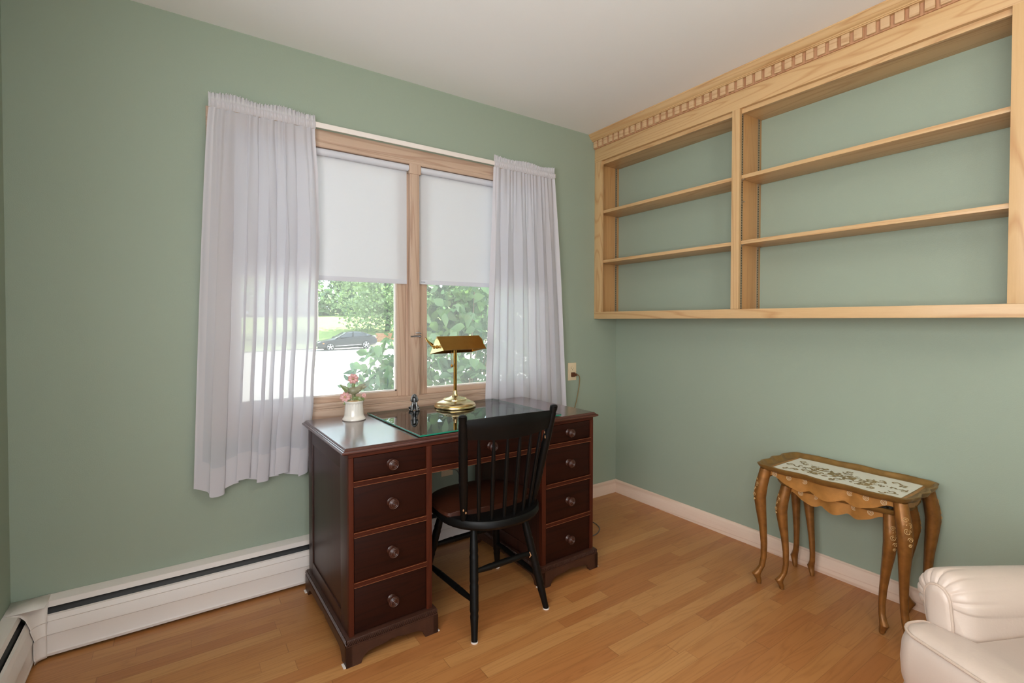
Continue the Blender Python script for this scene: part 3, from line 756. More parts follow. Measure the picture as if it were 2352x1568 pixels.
# pewter spaniel
sp = thing('dog_figurine', 'small silver spaniel figurine sitting on the glass sheet', 'figurine', (-1.592, -.192, GZ))
m = MB()
body = catmull([P3(0, -.010, .008), P3(0, -.006, .020), P3(0, .0, .034), P3(0, .004, .050), P3(0, .006, .062)], 5)
m.tube(body, [.0165-.0065*(i/(len(body)-1)) for i in range(len(body))], 14)
m.ball(P3(0, .007, .071), .0105, (1, 1, .95), 14)
hp = [P3(0, .008, .071), P3(.003, .018, .068), P3(.004, .023, .067)]
m.tube(hp, [.008, .0055, .004], 10); m.ball(P3(.0045, .0245, .068), .0028)
for sg in (-1, 1):
    m.tube([P3(sg*.008, .006, .074), P3(sg*.0125, .008, .062), P3(sg*.0145, .008, .048), P3(sg*.0125, .009, .043)], [.003, .0045, .0052, .002], 8)
    m.tube([P3(sg*.008, .008, .04), P3(sg*.011, .014, .02), P3(sg*.012, .017, .004)], [.0055, .0045, .004], 8); m.ball(P3(sg*.0125, .021, .0035), .0045, (1, 1, .75))
    m.ball(P3(sg*.014, -.006, .012), .012, (.7, 1.1, 1)); m.ball(P3(sg*.021, .006, .004), .0052, (1, 1.3, .7))
m.tube([P3(-.014, -.012, .006), P3(-.024, -.010, .007), P3(-.026, -.006, .016)], [.005, .004, .003], 8)
m.build('dog_body', PEWTER, sp, world=False, smooth=60)

# ---------------------------------------------------------------- black spindle-back chair
ch = thing('spindle_chair', 'black spindle-back side chair with worn brown leather pad pushed to the desk', 'chair', (-1.465, -.64, 0))
SXc = -1.474
def seat_out(o=0, n=48, zz=0):
    P = []
    for k in range(n):
        a = 2*PI*k/n
        cx, sy = math.cos(a), math.sin(a)
        x = .218*(abs(cx)**.85)*(1 if cx > 0 else -1)
        if sy < 0: y = -.672+.208*sy     # rear half (toward the room)
        else: y = -.672+.23*(abs(sy)**.55); x *= (1-.06*sy)
        dx, dy = x, y+.672; L_ = math.hypot(dx, dy); q = (L_+o)/L_
        P.append((SXc+dx*q, -.672+dy*q, zz))
    return P
m = MB(); m.loft([seat_out(-.028, zz=.405), seat_out(-.008, zz=.409), seat_out(0, zz=.420), seat_out(0, zz=.436), seat_out(-.005, zz=.444), seat_out(-.02, zz=.446)])
m.build('seat', BLACKW, ch)
def pad_out(o, z, front=.0):
    P = []
    for x, y, _ in seat_out(o): P.append((x, max(y, -.775+ (abs(x-SXc)/.2)**2*.04)if y < -.7 else y, z))
    return P
m = MB(); m.loft([pad_out(-.004, .440), pad_out(.003, .448), pad_out(-.003, .458), pad_out(-.03, .464), pad_out(-.10, .467)])
m.build('seat_pad', SEATP, ch)
def turned(p0, p1, r0, nodes, taper0=.72, taper1=.72, ng=10, n=12):
    p0, p1 = Vector(p0), Vector(p1); N_ = 40; pts, rr_ = [], []
    for k in range(N_+1):
        t_ = k/N_; r = r0*(taper0+(1-taper0)*smoothstep(0, .3, t_)) * (1-(1-taper1)*smoothstep(.72, 1, t_))
        for q in nodes:
            d = abs(t_-q)
            if d < .012: r *= .90
            elif d < .04: r *= 1.035
        pts.append(p0.lerp(p1, t_)); rr_.append(r)
    return pts, rr_
legs = {'rl': ((-1.584, -.755, .412), (-1.633, -.846, .004)), 'rr': ((-1.358, -.765, .412), (-1.278, -.827, .004)),
        'fl': ((-1.600, -.525, .412), (-1.66, -.425, .004)), 'fr': ((-1.335, -.515, .412), (-1.262, -.425, .004))}
for k, (a, b2) in legs.items():
    m = MB(); p, r = turned(a, b2, .0168, (.27, .52, .78)); m.tube(p, r, 14); lg = m.build('leg', BLACKW, ch)
    MB().lathe([(.001, .0004), (.0135, .0004), (.0135, .0045), (.001, .0045)], (b2[0], b2[1], 0), n=16).build('felt_pad', WHITEM, lg)
def legpt(k, z):
    a, b2 = Vector(legs[k][0]), Vector(legs[k][1]); return a.lerp(b2, (a.z-z)/(a.z-b2.z))
for a, b2, z in (('rl', 'rr', .235), ('fl', 'fr', .225), ('rl', 'fl', .135), ('rr', 'fr', .138)):
    m = MB(); p, r = turned(legpt(a, z), legpt(b2, z), .0125, (.3, .7), .7, .7); m.tube(p, r, 12); st = m.build('stretcher', BLACKW, ch)
m = MB(); q = legpt('rr', .235); m.tube([q+Vector((-.021, -.009, .010)), q+Vector((-.018, -.014, -.002)), q+Vector((-.021, -.009, -.012))], .002, 5); m.build('worn_chip', WORN, ch)
pLb, pLt = Vector((-1.643, -.782, .440)), Vector((-1.715, -.905, .864)); pRb, pRt = Vector((-1.322, -.786, .440)), Vector((-1.298, -.900, .861))
for a, b2 in ((pLb, pLt), (pRb, pRt)):
    m = MB(); p, r = turned(a, b2, .0168, (.07, .38, .66, .955), .8, .9); m.tube(p, r, 14)
    m.ball(b2, .0150, (1, 1, .45)); post = m.build('back_post', BLACKW, ch)
m = MB(); q = pLb.lerp(pLt, .12)
for dx, dz in ((-.009, .0), (-.004, .012), (.002, -.012)): m.ball(q+Vector((dx, -.0142, dz)), .0028, (1, .5, 1.6), 6)
q = pRb.lerp(pRt, .70)
m.ball(q+Vector((-.015, -.006, .0)), .004, (.6, .6, 1.8), 6).ball(q+Vector((-.016, -.004, .018)), .003, (.6, .6, 1.8), 6); m.build('worn_chip', WORN, ch)
# crest rail, bowed toward the room
def crest(u, low):
    t_ = u
    a = pLb.lerp(pLt, .96 if not low else .80); b2 = pRb.lerp(pRt, .955 if not low else .80)
    p = a.lerp(b2, t_); bow = math.sin(PI*t_)
    p = p+Vector((.0, -.038*bow, (.010 if not low else -.012)*bow)); return p
rings = []
for k in range(25):
    u = .012+.976*k/24; tp = crest(u, False); lo = crest(u, True); nrm = Vector((.02*math.cos(PI*u), -1, -.28)).normalized()*.0065
    rings.append([lo-nrm, lo+nrm, lo.lerp(tp, .5)+nrm*1.05, tp+nrm*.8, tp+nrm*.2+(tp-lo).normalized()*.003, tp-nrm*.8, lo.lerp(tp, .5)-nrm])
m = MB(); m.loft(rings); m.build('crest_rail', BLACKW, ch, smooth=50)
sb = [(-1.602, -.824), (-1.556, -.843), (-1.506, -.852), (-1.457, -.850), (-1.407, -.838), (-1.362, -.818)]
for k, (x, y) in enumerate(sb):
    u = (k+1)/7; tp = crest(u, True)+Vector((0, 0, .004))
    m = MB(); p, r = turned((x, y, .442), tp, .0078, (), .95, .62); m.tube(p, r, 10); m.build('spindle', BLACKW, ch)

# ---------------------------------------------------------------- gilded nesting tables
def cabriole(foot, top, out, h, s=1.0, mtl=GOLD, parent=None):
    """leg: foot xy, top xy, out = unit outward direction"""
    F = Vector((foot[0], foot[1], 0)); T = Vector((top[0], top[1], h)); O = Vector((out[0], out[1], 0)).normalized()
    S = Vector((-O.y, O.x, 0))
    # (fraction of height, outward offset, half width outwards, half width sideways)
    KK = 1.28
    K = [(1.0, .004, .018, .017), (.93, .010, .019, .018), (.86, .017, .020, .019), (.76, .020, .0195, .018), (.64, .011, .0165, .0155), (.5, -.001, .0125, .0125), (.36, -.010, .0105, .0105), (.24, -.013, .0095, .0095), (.16, -.008, .0095, .0095), (.12, .003, .0105, .0105), (.088, .013, .0145, .0120), (.072, .010, .0120, .0110), (.035, .001, .0090, .009), (.006, -.001, .0075, .0075)]
    rings = []
    for i, (f, o, a, b2) in enumerate(K):
        a *= KK; b2 *= KK
        base = F.lerp(T, f); base.z = h*f
        c = base+O*o*s
        # rounded square with a front ridge
        rings.append([c+O*(a*s*x)+S*(b2*s*y) for x, y in ((1.12, 0), (.82, .55), (.72, .80), (0, .95), (-.75, .80), (-.85, 0), (-.75, -.80), (0, -.95), (.72, -.80), (.82, -.55))])
    # refine by interpolation
    R2 = []
    for i in range(len(rings)-1):
        for q in range(4):
            t_ = q/4; t_ = t_*t_*(3-2*t_)*.35+t_*.65
            R2.append([a.lerp(b2, t_) for a, b2 in zip(rings[i], rings[i+1])])
    R2.append(rings[-1])
    m = MB(); m.loft(R2)
    lg = m.build('leg', mtl, parent, smooth=75)
    # carved scrolls on the knee and foot
    m = MB()
    kc = F.lerp(T, .84); kc.z = h*.84
    def spiral(cz, cs, r, turns, sg):
        pts = []
        for q in range(int(14*turns)):
            a = 2*PI*q/14; rr_ = r*(1-q/(14*turns)*.85)
            zz = cz+rr_*math.sin(a)*1.0; ss = cs+rr_*math.cos(a)*sg
            f = zz/h
            # surface offset
            o = .025+.020*max(0, 1-abs(f-.78)/.25)+.004
            o *= s; sx = abs(ss)/(.018*s)
            bb = F.lerp(T, f); bb.z = zz
            pts.append(bb+O*(o*1.0-.010*s*sx*sx+.0002)+S*ss)
        m.tube(pts, .0010*s, 5)
    for cz, cs, r, tn, sg in ((.90, -.004, .0075, 1.6, 1), (.865, .005, .0085, 1.8, -1), (.825, -.003, .0095, 1.9, 1), (.775, .003, .0080, 1.7, -1), (.735, .002, .0055, 1.8, 1)):
        spiral(cz*h, cs*s*1.2, r*s*1.25, tn, sg)
    m.build('carved_scrolls', GOLD_E, lg)
    return lg
def tray_outline(W_, D_, inset=0, n=30, amp=.010):
    """serpentine outline, W along Y, D along X, centred"""
    P = []
    hw, hd = W_/2-inset, D_/2-inset
    cor = .035*max(.4, 1-inset*8)
    def side(p0, p1, nrm, L_):
        for k in range(n):
            t_ = k/n
            sc = amp*(math.cos(2*PI*3*(t_-.5))*.5+.5)*smoothstep(0, .12, min(t_, 1-t_))+.004*math.exp(-((t_-.5)/.13)**2)
            P.append(Vector((p0[0]+(p1[0]-p0[0])*t_+nrm[0]*sc, p0[1]+(p1[1]-p0[1])*t_+nrm[1]*sc)))
    def corner(cx, cy, a0):
        for k in range(6):
            a = a0+k/6*PI/2; rr_ = cor*(1+.05*math.sin(4*(a-a0)))
            P.append(Vector((cx+rr_*math.cos(a), cy+rr_*math.sin(a))))
    side((hd, -hw+cor), (hd, hw-cor), (1, 0), W_); corner(hd-cor, hw-cor, 0)
    side((hd-cor, hw), (-hd+cor, hw), (0, 1), D_); corner(-hd+cor, hw-cor, PI/2)
    side((-hd, hw-cor), (-hd, -hw+cor), (-1, 0), W_); corner(-hd+cor, -hw+cor, PI)
    side((-hd+cor, -hw), (hd-cor, -hw), (0, -1), D_); corner(hd-cor, -hw+cor, 3*PI/2)
    return P
def nest_table(label, cx, cy, W_, D_, h, feet, s, rosN, loc):
    t = thing('nesting_table', label, 'table', loc)
    # tray top: rings from underside centre out to the lip and in to the flat
    R_ = []
    for ins, z in ((.05, h-.026), (.016, h-.025), (.007, h-.018), (.000, h-.006), (-.002, h), (.003, h+.002), (.007, h+.001), (.011, h-.004), (.017, h-.013), (.024, h-.018), (.034, h-.0195)):
        R_.append([(cx+p.x, cy+p.y, z) for p in tray_outline(W_, D_, ins)])
    m = MB(); m.loft(R_); top = m.build('tray_top', GOLD_D, t, smooth=45)
    zf = h-.0192
    m = MB(); hw, hd = W_/2-.046, D_/2-.025
    m.box(cx-hd, cy-hw, zf-.002, cx+hd, cy+hw, zf+.0006, .0); m.build('painted_field', CREAMP, top)
    # painted scrollwork
    m = MB(); rnd = random.Random(5); zz = zf+.0009
    cnt = [0]
    def stroke(pts, r):
        cnt[0] += 1; zq = zz+cnt[0]*.000006
        P_ = catmull([(p[0], p[1], zq) for p in pts], 5); n_ = len(P_)
        L_, Rr = [], []
        for i, p in enumerate(P_):
            d = (P_[min(n_-1, i+1)]-P_[max(0, i-1)]).normalized(); nn = Vector((-d.y, d.x, 0)); w = r*(.5+1.6*math.sin(PI*(i+.5)/n_))
            L_.append(p+nn*w); Rr.append(p-nn*w)
        for i in range(n_-1):
            m.b.faces.new([m.b.verts.new(v) for v in (L_[i], Rr[i], Rr[i+1], L_[i+1])])
    def motif(ox, oy, sc, ang, mir):
        def T_(a, b2):
            b2 *= mir; c, s_ = math.cos(ang), math.sin(ang); return (cx+ox+(a*c-b2*s_)*sc, cy+oy+(a*s_+b2*c)*sc)
        stroke([T_(0, 0), T_(.3, .25), T_(.75, .2), T_(.8, -.2), T_(.5, -.3), T_(.4, -.05)], .05*sc)
        stroke([T_(0, 0), T_(-.25, .3), T_(-.6, .25), T_(-.6, -.1), T_(-.4, -.15)], .045*sc)
        for q in range(7):
            a = rnd.uniform(-.8, .9); b2 = rnd.uniform(-.5, .5); l = rnd.uniform(.10, .22); g = rnd.uniform(0, 6.28)
            stroke([T_(a, b2), T_(a+l*.5*math.cos(g), b2+l*.5*math.sin(g)+.03), T_(a+l*math.cos(g), b2+l*math.sin(g))], .07*sc)
    k = W_/.58
    for sy in (-1, 1):
        for sx in (-1, 1):
            motif(sx*.030, sy*.058*k, .062, sy*PI/2, sx*sy); motif(sx*.05, sy*.105*k, .042, sy*PI/2+.4*sx, sx*sy)
            motif(sx*.072, sy*.185*k, .038, sx*.8, sy)
        motif(0, sy*.200*k, .036, PI/2*sy, 1); motif(0, sy*.135*k, .032, -PI/2*sy, 1)
    for sx in (-1, 1): motif(sx*.07, 0, .035, sx*.2, 1)
    motif(0, 0, .055, PI/2, 1); motif(0, 0, .055, -PI/2, -1)
    m.build('painted_scrollwork', SCROLLP, top, smooth=0)
    # serpentine aprons
    ax = D_/2-.030; ay = W_/2-.035
    def apron(front):
        m = MB(); N_ = 60; rings = []
        L_ = (W_-.07) if front else (D_-.06)
        for k in range(N_+1):
            t_ = k/N_; u = (t_-.5)*2
            if front:
                drop = 1.2*(.046+.012*math.cos(u*PI)*0-.024*math.exp(-((abs(u)-.88)/.17)**2)+.010*math.exp(-((abs(u)-.42)/.14)**2)+.016*math.exp(-(u/.18)**2)-.006*math.exp(-((abs(u)-.26)/.06)**2))
                bo = .010*math.exp(-(u/.20)**2)-.004*math.exp(-((abs(u)-.32)/.08)**2)+.004*math.exp(-((abs(u)-.6)/.2)**2)
            else:
                drop = .040+.010*math.exp(-(u/.3)**2)-.008*math.exp(-((abs(u)-.55)/.12)**2); bo = .004*math.cos(u*2)
            rings.append((u*L_/2, drop*s, bo))
        for sg in (-1, 1):
            RR = []
            for a, dr_, bo in rings:
                if front: RR.append([(cx+sg*(ax+bo), cy+a, h-.019), (cx+sg*(ax+bo-.010), cy+a, h-.019), (cx+sg*(ax+bo-.010), cy+a, h-.019-dr_), (cx+sg*(ax+bo), cy+a, h-.019-dr_)])
                else: RR.append([(cx+a, cy+sg*(ay+bo), h-.019), (cx+a, cy+sg*(ay+bo-.010), h-.019), (cx+a, cy+sg*(ay+bo-.010), h-.019-dr_), (cx+a, cy+sg*(ay+bo), h-.019-dr_)])
            mm = MB(); mm.loft(RR); ap = mm.build('apron', GOLD_A, t, smooth=40)
            if front and sg < 0:
                for u in rosN:
                    c = Vector((cx-ax-.0055, cy+u*L_/2, h-.038))
                    bo = .010*math.exp(-(u/.20)**2)-.004*math.exp(-((abs(u)-.32)/.08)**2)+.004*math.exp(-((abs(u)-.6)/.2)**2)
                    c.x = cx-(ax+bo)-.0006
                    r3 = MB()
                    r3.tube([c+Vector((0, .0095*math.cos(a), .0095*math.sin(a))) for a in [2*PI*q/20 for q in range(20)]], .0009, 5, closed=True)
                    r3.tube([c+Vector((0, .0055*math.cos(a), .0055*math.sin(a))) for a in [2*PI*q/16 for q in range(16)]], .0006, 5, closed=True)
                    r3.ball(c, .002, n=6)
                    r3.build('rosette', ROSE, ap)
    apron(True); apron(False)
    for fx, fy, sx, sy in feet:
        tx, ty = cx+sx*(ax-.004), cy+sy*(ay-.002)
        cabriole((fx, fy), (tx, ty), (sx, sy), h-.021, s, GOLD, t)
    return t
nest_table('larger gold-painted nesting table with cream scrolled tray top, against the wall', -.198, -1.495, .568, .346, .556,
           [(-.348, -1.222, -1, 1), (-.050, -1.238, 1, 1), (-.345, -1.778, -1, -1), (-.046, -1.768, 1, -1)], 1.0, (-.80, -.57, -.34, .34, .59, .84), (-.198, -1.495, 0))
nest_table('smaller gold-painted nesting table tucked under the larger one', -.195, -1.508, .452, .268, .490,
           [(-.312, -1.306, -1, 1), (-.078, -1.329, 1, 1), (-.311, -1.684, -1, -1), (-.060, -1.688, 1, -1)], .93, (-.68, -.38, .38, .68), (-.195, -1.508, 0))

# ---------------------------------------------------------------- cream leather armchair
AT = math.radians(-25)
arm = thing('leather_armchair', 'cream leather armchair with rolled pleated arm in the lower right corner', 'armchair', (-1.105, -1.975, .018), AT)
# local frame: +x = back, +y = toward the window; origin below the cushion's front window-side corner
def arm_part(side, nm='rolled_arm'):
    # side=+1 window side arm at y from -.13 to .06 ; mirrored for the other arm
    m = MB(); Yc = 0
    def yy(v): return v+.012 if side > 0 else -.812-v
    # cross-section (y, z) of arm: inside panel, roll over, outside overhang, down
    sec = [(-.098, .30), (-.102, .38), (-.106, .44)]
    for k in range(90):
        a = math.radians(188-k*(244/89)); sec.append((-.024+.070*math.cos(a), .510+.072*math.sin(a)))
    sec += [(-.026, .40), (-.033, .34), (-.035, .10), (-.098, .10)]
    rings = []
    RC, ZC = -.024, .510
    for x in [.096, .098, .102, .107, .113, .121, .131, .145, .165, .2, .28, .38, .5, .62, .705]:
        f = 1-.50*math.exp(-(x-.096)/.012); ring = []
        for y, z in sec:
            if z > .435 and (z > .475 or y > -.08):
                a = math.atan2(z-ZC, y-RC); g = 0
                for q in range(10):
                    da = (a-math.radians(-38+q*25)+PI) % (2*PI)-PI; g += math.exp(-(da/.055)**2)
                g *= .17*math.exp(-(x-.096)/.032)
                ring.append((x, yy(RC+(y-RC)*f*(1-g)), ZC+(z-ZC)*f*(1-g)-.07*(x-.1)))
            else:
                w = -.066; ring.append((x, yy(w+(y-w)*(1-(1-f)*.35)), z))
        rings.append(ring)
    m.loft(rings); o = m.build(nm, LEATHER, arm, world=False, smooth=75)
    # front facing panel (tear-drop) with welt
    out = []
    for k in range(13):
        a = math.radians(180-k*15); out.append((-.030+.030*math.cos(a), .515+.034*math.sin(a)))
    out += [(-.004, .47), (-.014, .43), (-.022, .36), (-.022, .22), (-.072, .22), (-.072, .36), (-.066, .47)]
    P_ = [(yy(y), z) for y, z in out]
    m = MB(); cyy = yy(-.045)
    m.loft([[(.110, y, z) for y, z in P_], [(.092, y, z) for y, z in P_], [(.086, cyy+(y-cyy)*.93, .42+(z-.42)*.97) for y, z in P_], [(.083, cyy+(y-cyy)*.6, .42+(z-.42)*.85) for y, z in P_]])
    m.build('arm_front_panel', LEATHER, o, world=False, smooth=60)
    m = MB(); m.tube([(.091, y, z) for y, z in P_], .0030, 8, closed=True); m.build('welt', LEATHER_S, o, world=False)
    return o
arm_part(1); arm_part(-1)
# T cushion
def cush(o, z, n=10):
    # outline with ear in front of arm; local x back
    P_ = []
    def arc(cx_, cy_, r, a0, a1, k=6):
        for q in range(k+1):
            a = math.radians(a0+(a1-a0)*q/k); r_ = max(.002, r); P_.append((cx_+r_*math.cos(a), cy_+r_*math.sin(a), z))
    arc(.045+.0, -.045, .045+o, 180, 90); arc(.062, -.03, .03+o, 90, 0, 4)
    P_.append((.095, -.095+o*.3, z)); P_.append((.60, -.095+o*.3, z)); P_.append((.60, -.705-o*.3, z)); P_.append((.095, -.705-o*.3, z))
    arc(.062, -.77, .03+o, 0, -90, 4); arc(.045, -.755, .045+o, 270, 180)
    return P_
def bow(P_): return [(x-.030*math.cos((y+.4)/.4*PI/2)*max(0, 1-(x)/.1) if x < .1 else x, y, z) for x, y, z in P_]
m = MB(); m.loft([bow(cush(-.02, .300)), bow(cush(0, .312)), bow(cush(.010, .34)), bow(cush(.013, .38)), bow(cush(.010, .42)), bow(cush(0, .449)), bow(cush(-.012, .457)), bow(cush(-.027, .462))])
cu = m.build('seat_cushion', LEATHER, arm, world=False, smooth=70)
m = MB(); m.tube([(x, y, z) for x, y, z in bow(cush(.002, .450))], .0035, 8, closed=True); m.tube([(x, y, z) for x, y, z in bow(cush(.002, .311))], .0035, 8, closed=True)
m.build('welt', LEATHER_S, cu, world=False)
m = MB(); m.box(.03, -.76, .10, .70, -.03, .298, .012); m.build('seat_base', LEATHER, arm, world=False)
m = MB()
rings = []
for k in range(9):
    z = .10+k/8*.66; lean = (z-.3)*.18 if z > .3 else 0
    w = 0 if k < 8 else .03
    rings.append([(.56+lean+w, -.03+0-w, z), (.76+lean-w, -.03-w, z), (.76+lean-w, -.77+w, z), (.56+lean+w, -.77+w, z)])
m.loft(rings); bk = m.build('backrest', LEATHER, arm, world=False, smooth=60)
for x in (.07, .70):
    for y in (-.07, -.73): MB().lathe([(.001, 0), (.016, 0), (.024, .10), (.001, .10)], (x, y, 0), n=14).build('leg', MAHO_Z, arm, world=False)

# ---------------------------------------------------------------- wall outlets and cords
def outlet(label, cx, cz, plug, horizontal=False):
    t = thing('wall_outlet', label, 'outlet', (cx, -.001, cz))
    w, h_ = (.035, .0575)
    if horizontal: w, h_ = h_, w
    pl2 = MB().box(cx-w, -.0065, cz-h_, cx+w, -.0005, cz+h_, .002).build('cover_plate', IVORY, t)
    for sg in (1, -1):
        oz, ox = (sg*.0195, 0) if not horizontal else (0, sg*.0195)
        m = MB(); m.lathe([(.001, -.0085), (.0165, -.0085), (.0172, -.0065), (.001, -.0065)], (cx+ox, 0, cz+oz), 'Y', 24)
        rc = m.build('receptacle', IVORY, pl2)
        if sg == 1 or not plug:
            m = MB(); m.box(cx+ox-.0075, -.0089, cz+oz-.002, cx+ox-.0055, -.0084, cz+oz+.007).box(cx+ox+.0055, -.0089, cz+oz-.001, cx+ox+.0075, -.0084, cz+oz+.006); m.ball((cx+ox, -.0086, cz+oz-.008), .0025, (1, .2, 1), 8)
            m.build('slots', DARKHOLE, pl2, smooth=0)
    return t
outlet('ivory duplex wall outlet with a plug, right of the window', -.413, .870, True)
outlet('ivory wall outlet low on the wall seen through the desk kneehole', -1.322, .405, True)
cord = thing('lamp_cord', 'tan cord with brown plug dropping from the outlet behind the desk', 'cord', (-.413, -.01, .85))
MB().box(-.4285, -.026, .836, -.4015, -.009, .866, .004).box(-.405, -.030, .842, -.388, -.018, .858, .004).build('plug', BROWNP, cord)
P_ = catmull([(-.392, -.024, .850), (-.372, -.026, .842), (-.362, -.022, .815), (-.366, -.018, .76), (-.385, -.018, .68), (-.41, -.02, .60), (-.43, -.025, .45), (-.46, -.03, .2), (-.47, -.04, .03)], 6)
MB().tube(P_, .0027, 8).build('cable', mat('tan_cord', srgb(140, 112, 70), .5), cord)
lc = MB(); P_ = catmull([(-1.322, -.015, .385), (-1.27, -.03, .37), (-1.245, -.035, .28), (-1.23, -.05, .21), (-1.22, -.09, .09), (-1.215, -.10, .02)], 6)
tag(lc.tube(P_, .0022, 6).build('power_cord', GREYCORD), 'dark cord hanging from the outlet seen through the kneehole', 'cord')
fc = MB(); P_ = catmull([(-.86, -.20, .004), (-.70, -.235, .004), (-.56, -.262, .004), (-.512, -.300, .004), (-.528, -.375, .004), (-.585, -.425, .004), (-.66, -.440, .004), (-.80, -.43, .004), (-.87, -.40, .004)], 6)
tag(fc.tube(P_, .0028, 8).build('floor_cable', GREYCORD), 'thin grey cable looped on the floor right of the desk', 'cable')

# ---------------------------------------------------------------- outdoors
GRASS = mat('lawn_grass', srgb(128, 150, 80), .9, var=.3, vscale=2.5)
ASPH = mat('pale_asphalt', srgb(196, 192, 188), .85, var=.06, vscale=3)
SIDING = mat('house_siding', srgb(220, 220, 216), .8)
BARK = mat('grey_bark', srgb(96, 84, 70), .9, var=.3, vscale=4)
def gz(x, y):
    base = -.85-.15*smoothstep(12, 34, y)+.018*(x-8)*smoothstep(25, 36, y)
    return base+3.1*smoothstep(39, 72, y)
m = MB()
m.grid(lambda u, v: (-60+u*150, .2+v*39.3, gz(-60+u*150, .2+v*39.3)), 40, 40)
street = m.build('street', ASPH); tag(street, 'sunlit pale street and driveway outside the window', 'street', kind='structure')
m = MB(); m.grid(lambda u, v: (-70+u*180, 37.2+v*60, gz(-70+u*180, 37.2+v*60)+.06), 40, 40)
lawn = m.build('lawn', GRASS); tag(lawn, 'green lawn rising beyond the street', 'lawn', kind='structure')
def leaf_cloud(m, pts, size, rnd, fold=.25, elong=1.6):
    vs = m.b.verts; fs = m.b.faces
    for p, nrm in pts:
        d = Vector((rnd.gauss(0, 1), rnd.gauss(0, 1), rnd.gauss(0, .6)-.3)).normalized()
        n_ = (nrm+Vector((rnd.gauss(0, .5), rnd.gauss(0, .5), rnd.gauss(0, .5)))).normalized()
        sd = d.cross(n_)
        if sd.length < .05: continue
        sd.normalize(); up = sd.cross(d)
        L_ = size*rnd.uniform(.6, 1.25); w = L_/elong/2
        if size < .2:      # near foliage: smooth pointed leaf with a folded midrib and drooping tip
            mid, lf, rt = [], [], []
            for t_, ww in ((0, 0), (.14, .55), (.34, 1), (.58, .86), (.82, .4), (1, 0)):
                c0 = p+d*L_*t_+Vector((0, 0, -.25*L_*t_*t_)); mid.append(vs.new(c0))
                if ww: lf.append(vs.new(c0+sd*w*ww+up*w*fold*ww)); rt.append(vs.new(c0-sd*w*ww+up*w*fold*ww))
            fs.new((mid[0], mid[1], lf[0])); fs.new((mid[0], rt[0], mid[1]))
            for q in range(3): fs.new((mid[q+1], mid[q+2], lf[q+1], lf[q])); fs.new((mid[q+2], mid[q+1], rt[q], rt[q+1]))
            fs.new((mid[4], mid[5], lf[3])); fs.new((mid[5], mid[4], rt[3]))
            continue
        a = vs.new(p); b2 = vs.new(p+d*L_*.35+sd*w+up*w*fold); c = vs.new(p+d*L_*.35-sd*w+up*w*fold)
        e = vs.new(p+d*L_*.75+sd*w*.62+up*w*fold*.6); f = vs.new(p+d*L_*.75-sd*w*.62+up*w*fold*.6); g = vs.new(p+d*L_); h_ = vs.new(p+d*L_*.4)
        fs.new((a, h_, b2)); fs.new((a, c, h_)); fs.new((b2, h_, g, e)); fs.new((h_, c, f, g))
def tree(name, label, x, y, h, r, seed, nleaf, lsize, mt, trunk_h=.35, blobs=9, tr=.28, cz=.62, group='trees beyond the street'):
    rnd = random.Random(seed); z0 = gz(x, y)
    t = thing(name, label, 'tree', (x, y, z0), group=group)
    m = MB(); m.tube(catmull([(x, y, z0-.3), (x+.1, y, z0+h*.2), (x-.1, y+.1, z0+h*.45), (x, y, z0+h*.7)], 5), [tr*(1-.8*i/15) for i in range(16)], 9)
    for k in range(7):
        a = rnd.uniform(0, 6.28); zz = z0+h*rnd.uniform(.3, .6)
        m.tube([(x, y, zz), (x+math.cos(a)*r*.4, y+math.sin(a)*r*.4, zz+h*.1), (x+math.cos(a)*r*.75, y+math.sin(a)*r*.75, zz+h*.16)], [tr*.35, tr*.22, tr*.08], 6)
    m.build('trunk', BARK, t)
    cs = []
    for k in range(blobs):
        a = rnd.uniform(0, 6.28); q = rnd.uniform(0, .62)*r; f = rnd.uniform(trunk_h, .88)
        cs.append((Vector((x+q*math.cos(a), y+q*math.sin(a), z0+h*f)), r*rnd.uniform(.42, .62)))
    pts = []
    for k in range(nleaf):
        c, rr_ = rnd.choice(cs); d = Vector((rnd.gauss(0, 1), rnd.gauss(0, 1), rnd.gauss(0, 1))).normalized()
        q = rr_*rnd.uniform(.55, 1.05); pts.append((c+Vector((d.x*q, d.y*q, d.z*q*.75)), d))
    m = MB(); leaf_cloud(m, pts, lsize, rnd, elong=1.3); m.build('crown', mt, t, smooth=0, fixn=False)
    return t
LEAF_A = leaf_mat('tree_leaf', srgb(116, 142, 96), srgb(150, 172, 116), .5)
LEAF_B = leaf_mat('tree_leaf_deep', srgb(84, 118, 76), srgb(120, 150, 92), .5)
LEAF_V = leaf_mat('shrub_leaf', srgb(60, 100, 72), srgb(108, 142, 76), 2.5)
tree('maple_tree', 'broad green tree on the lawn behind the parked car', 16.6, 50, 12.5, 6.2, 1, 11000, .32, LEAF_A, .12, 14, .35)
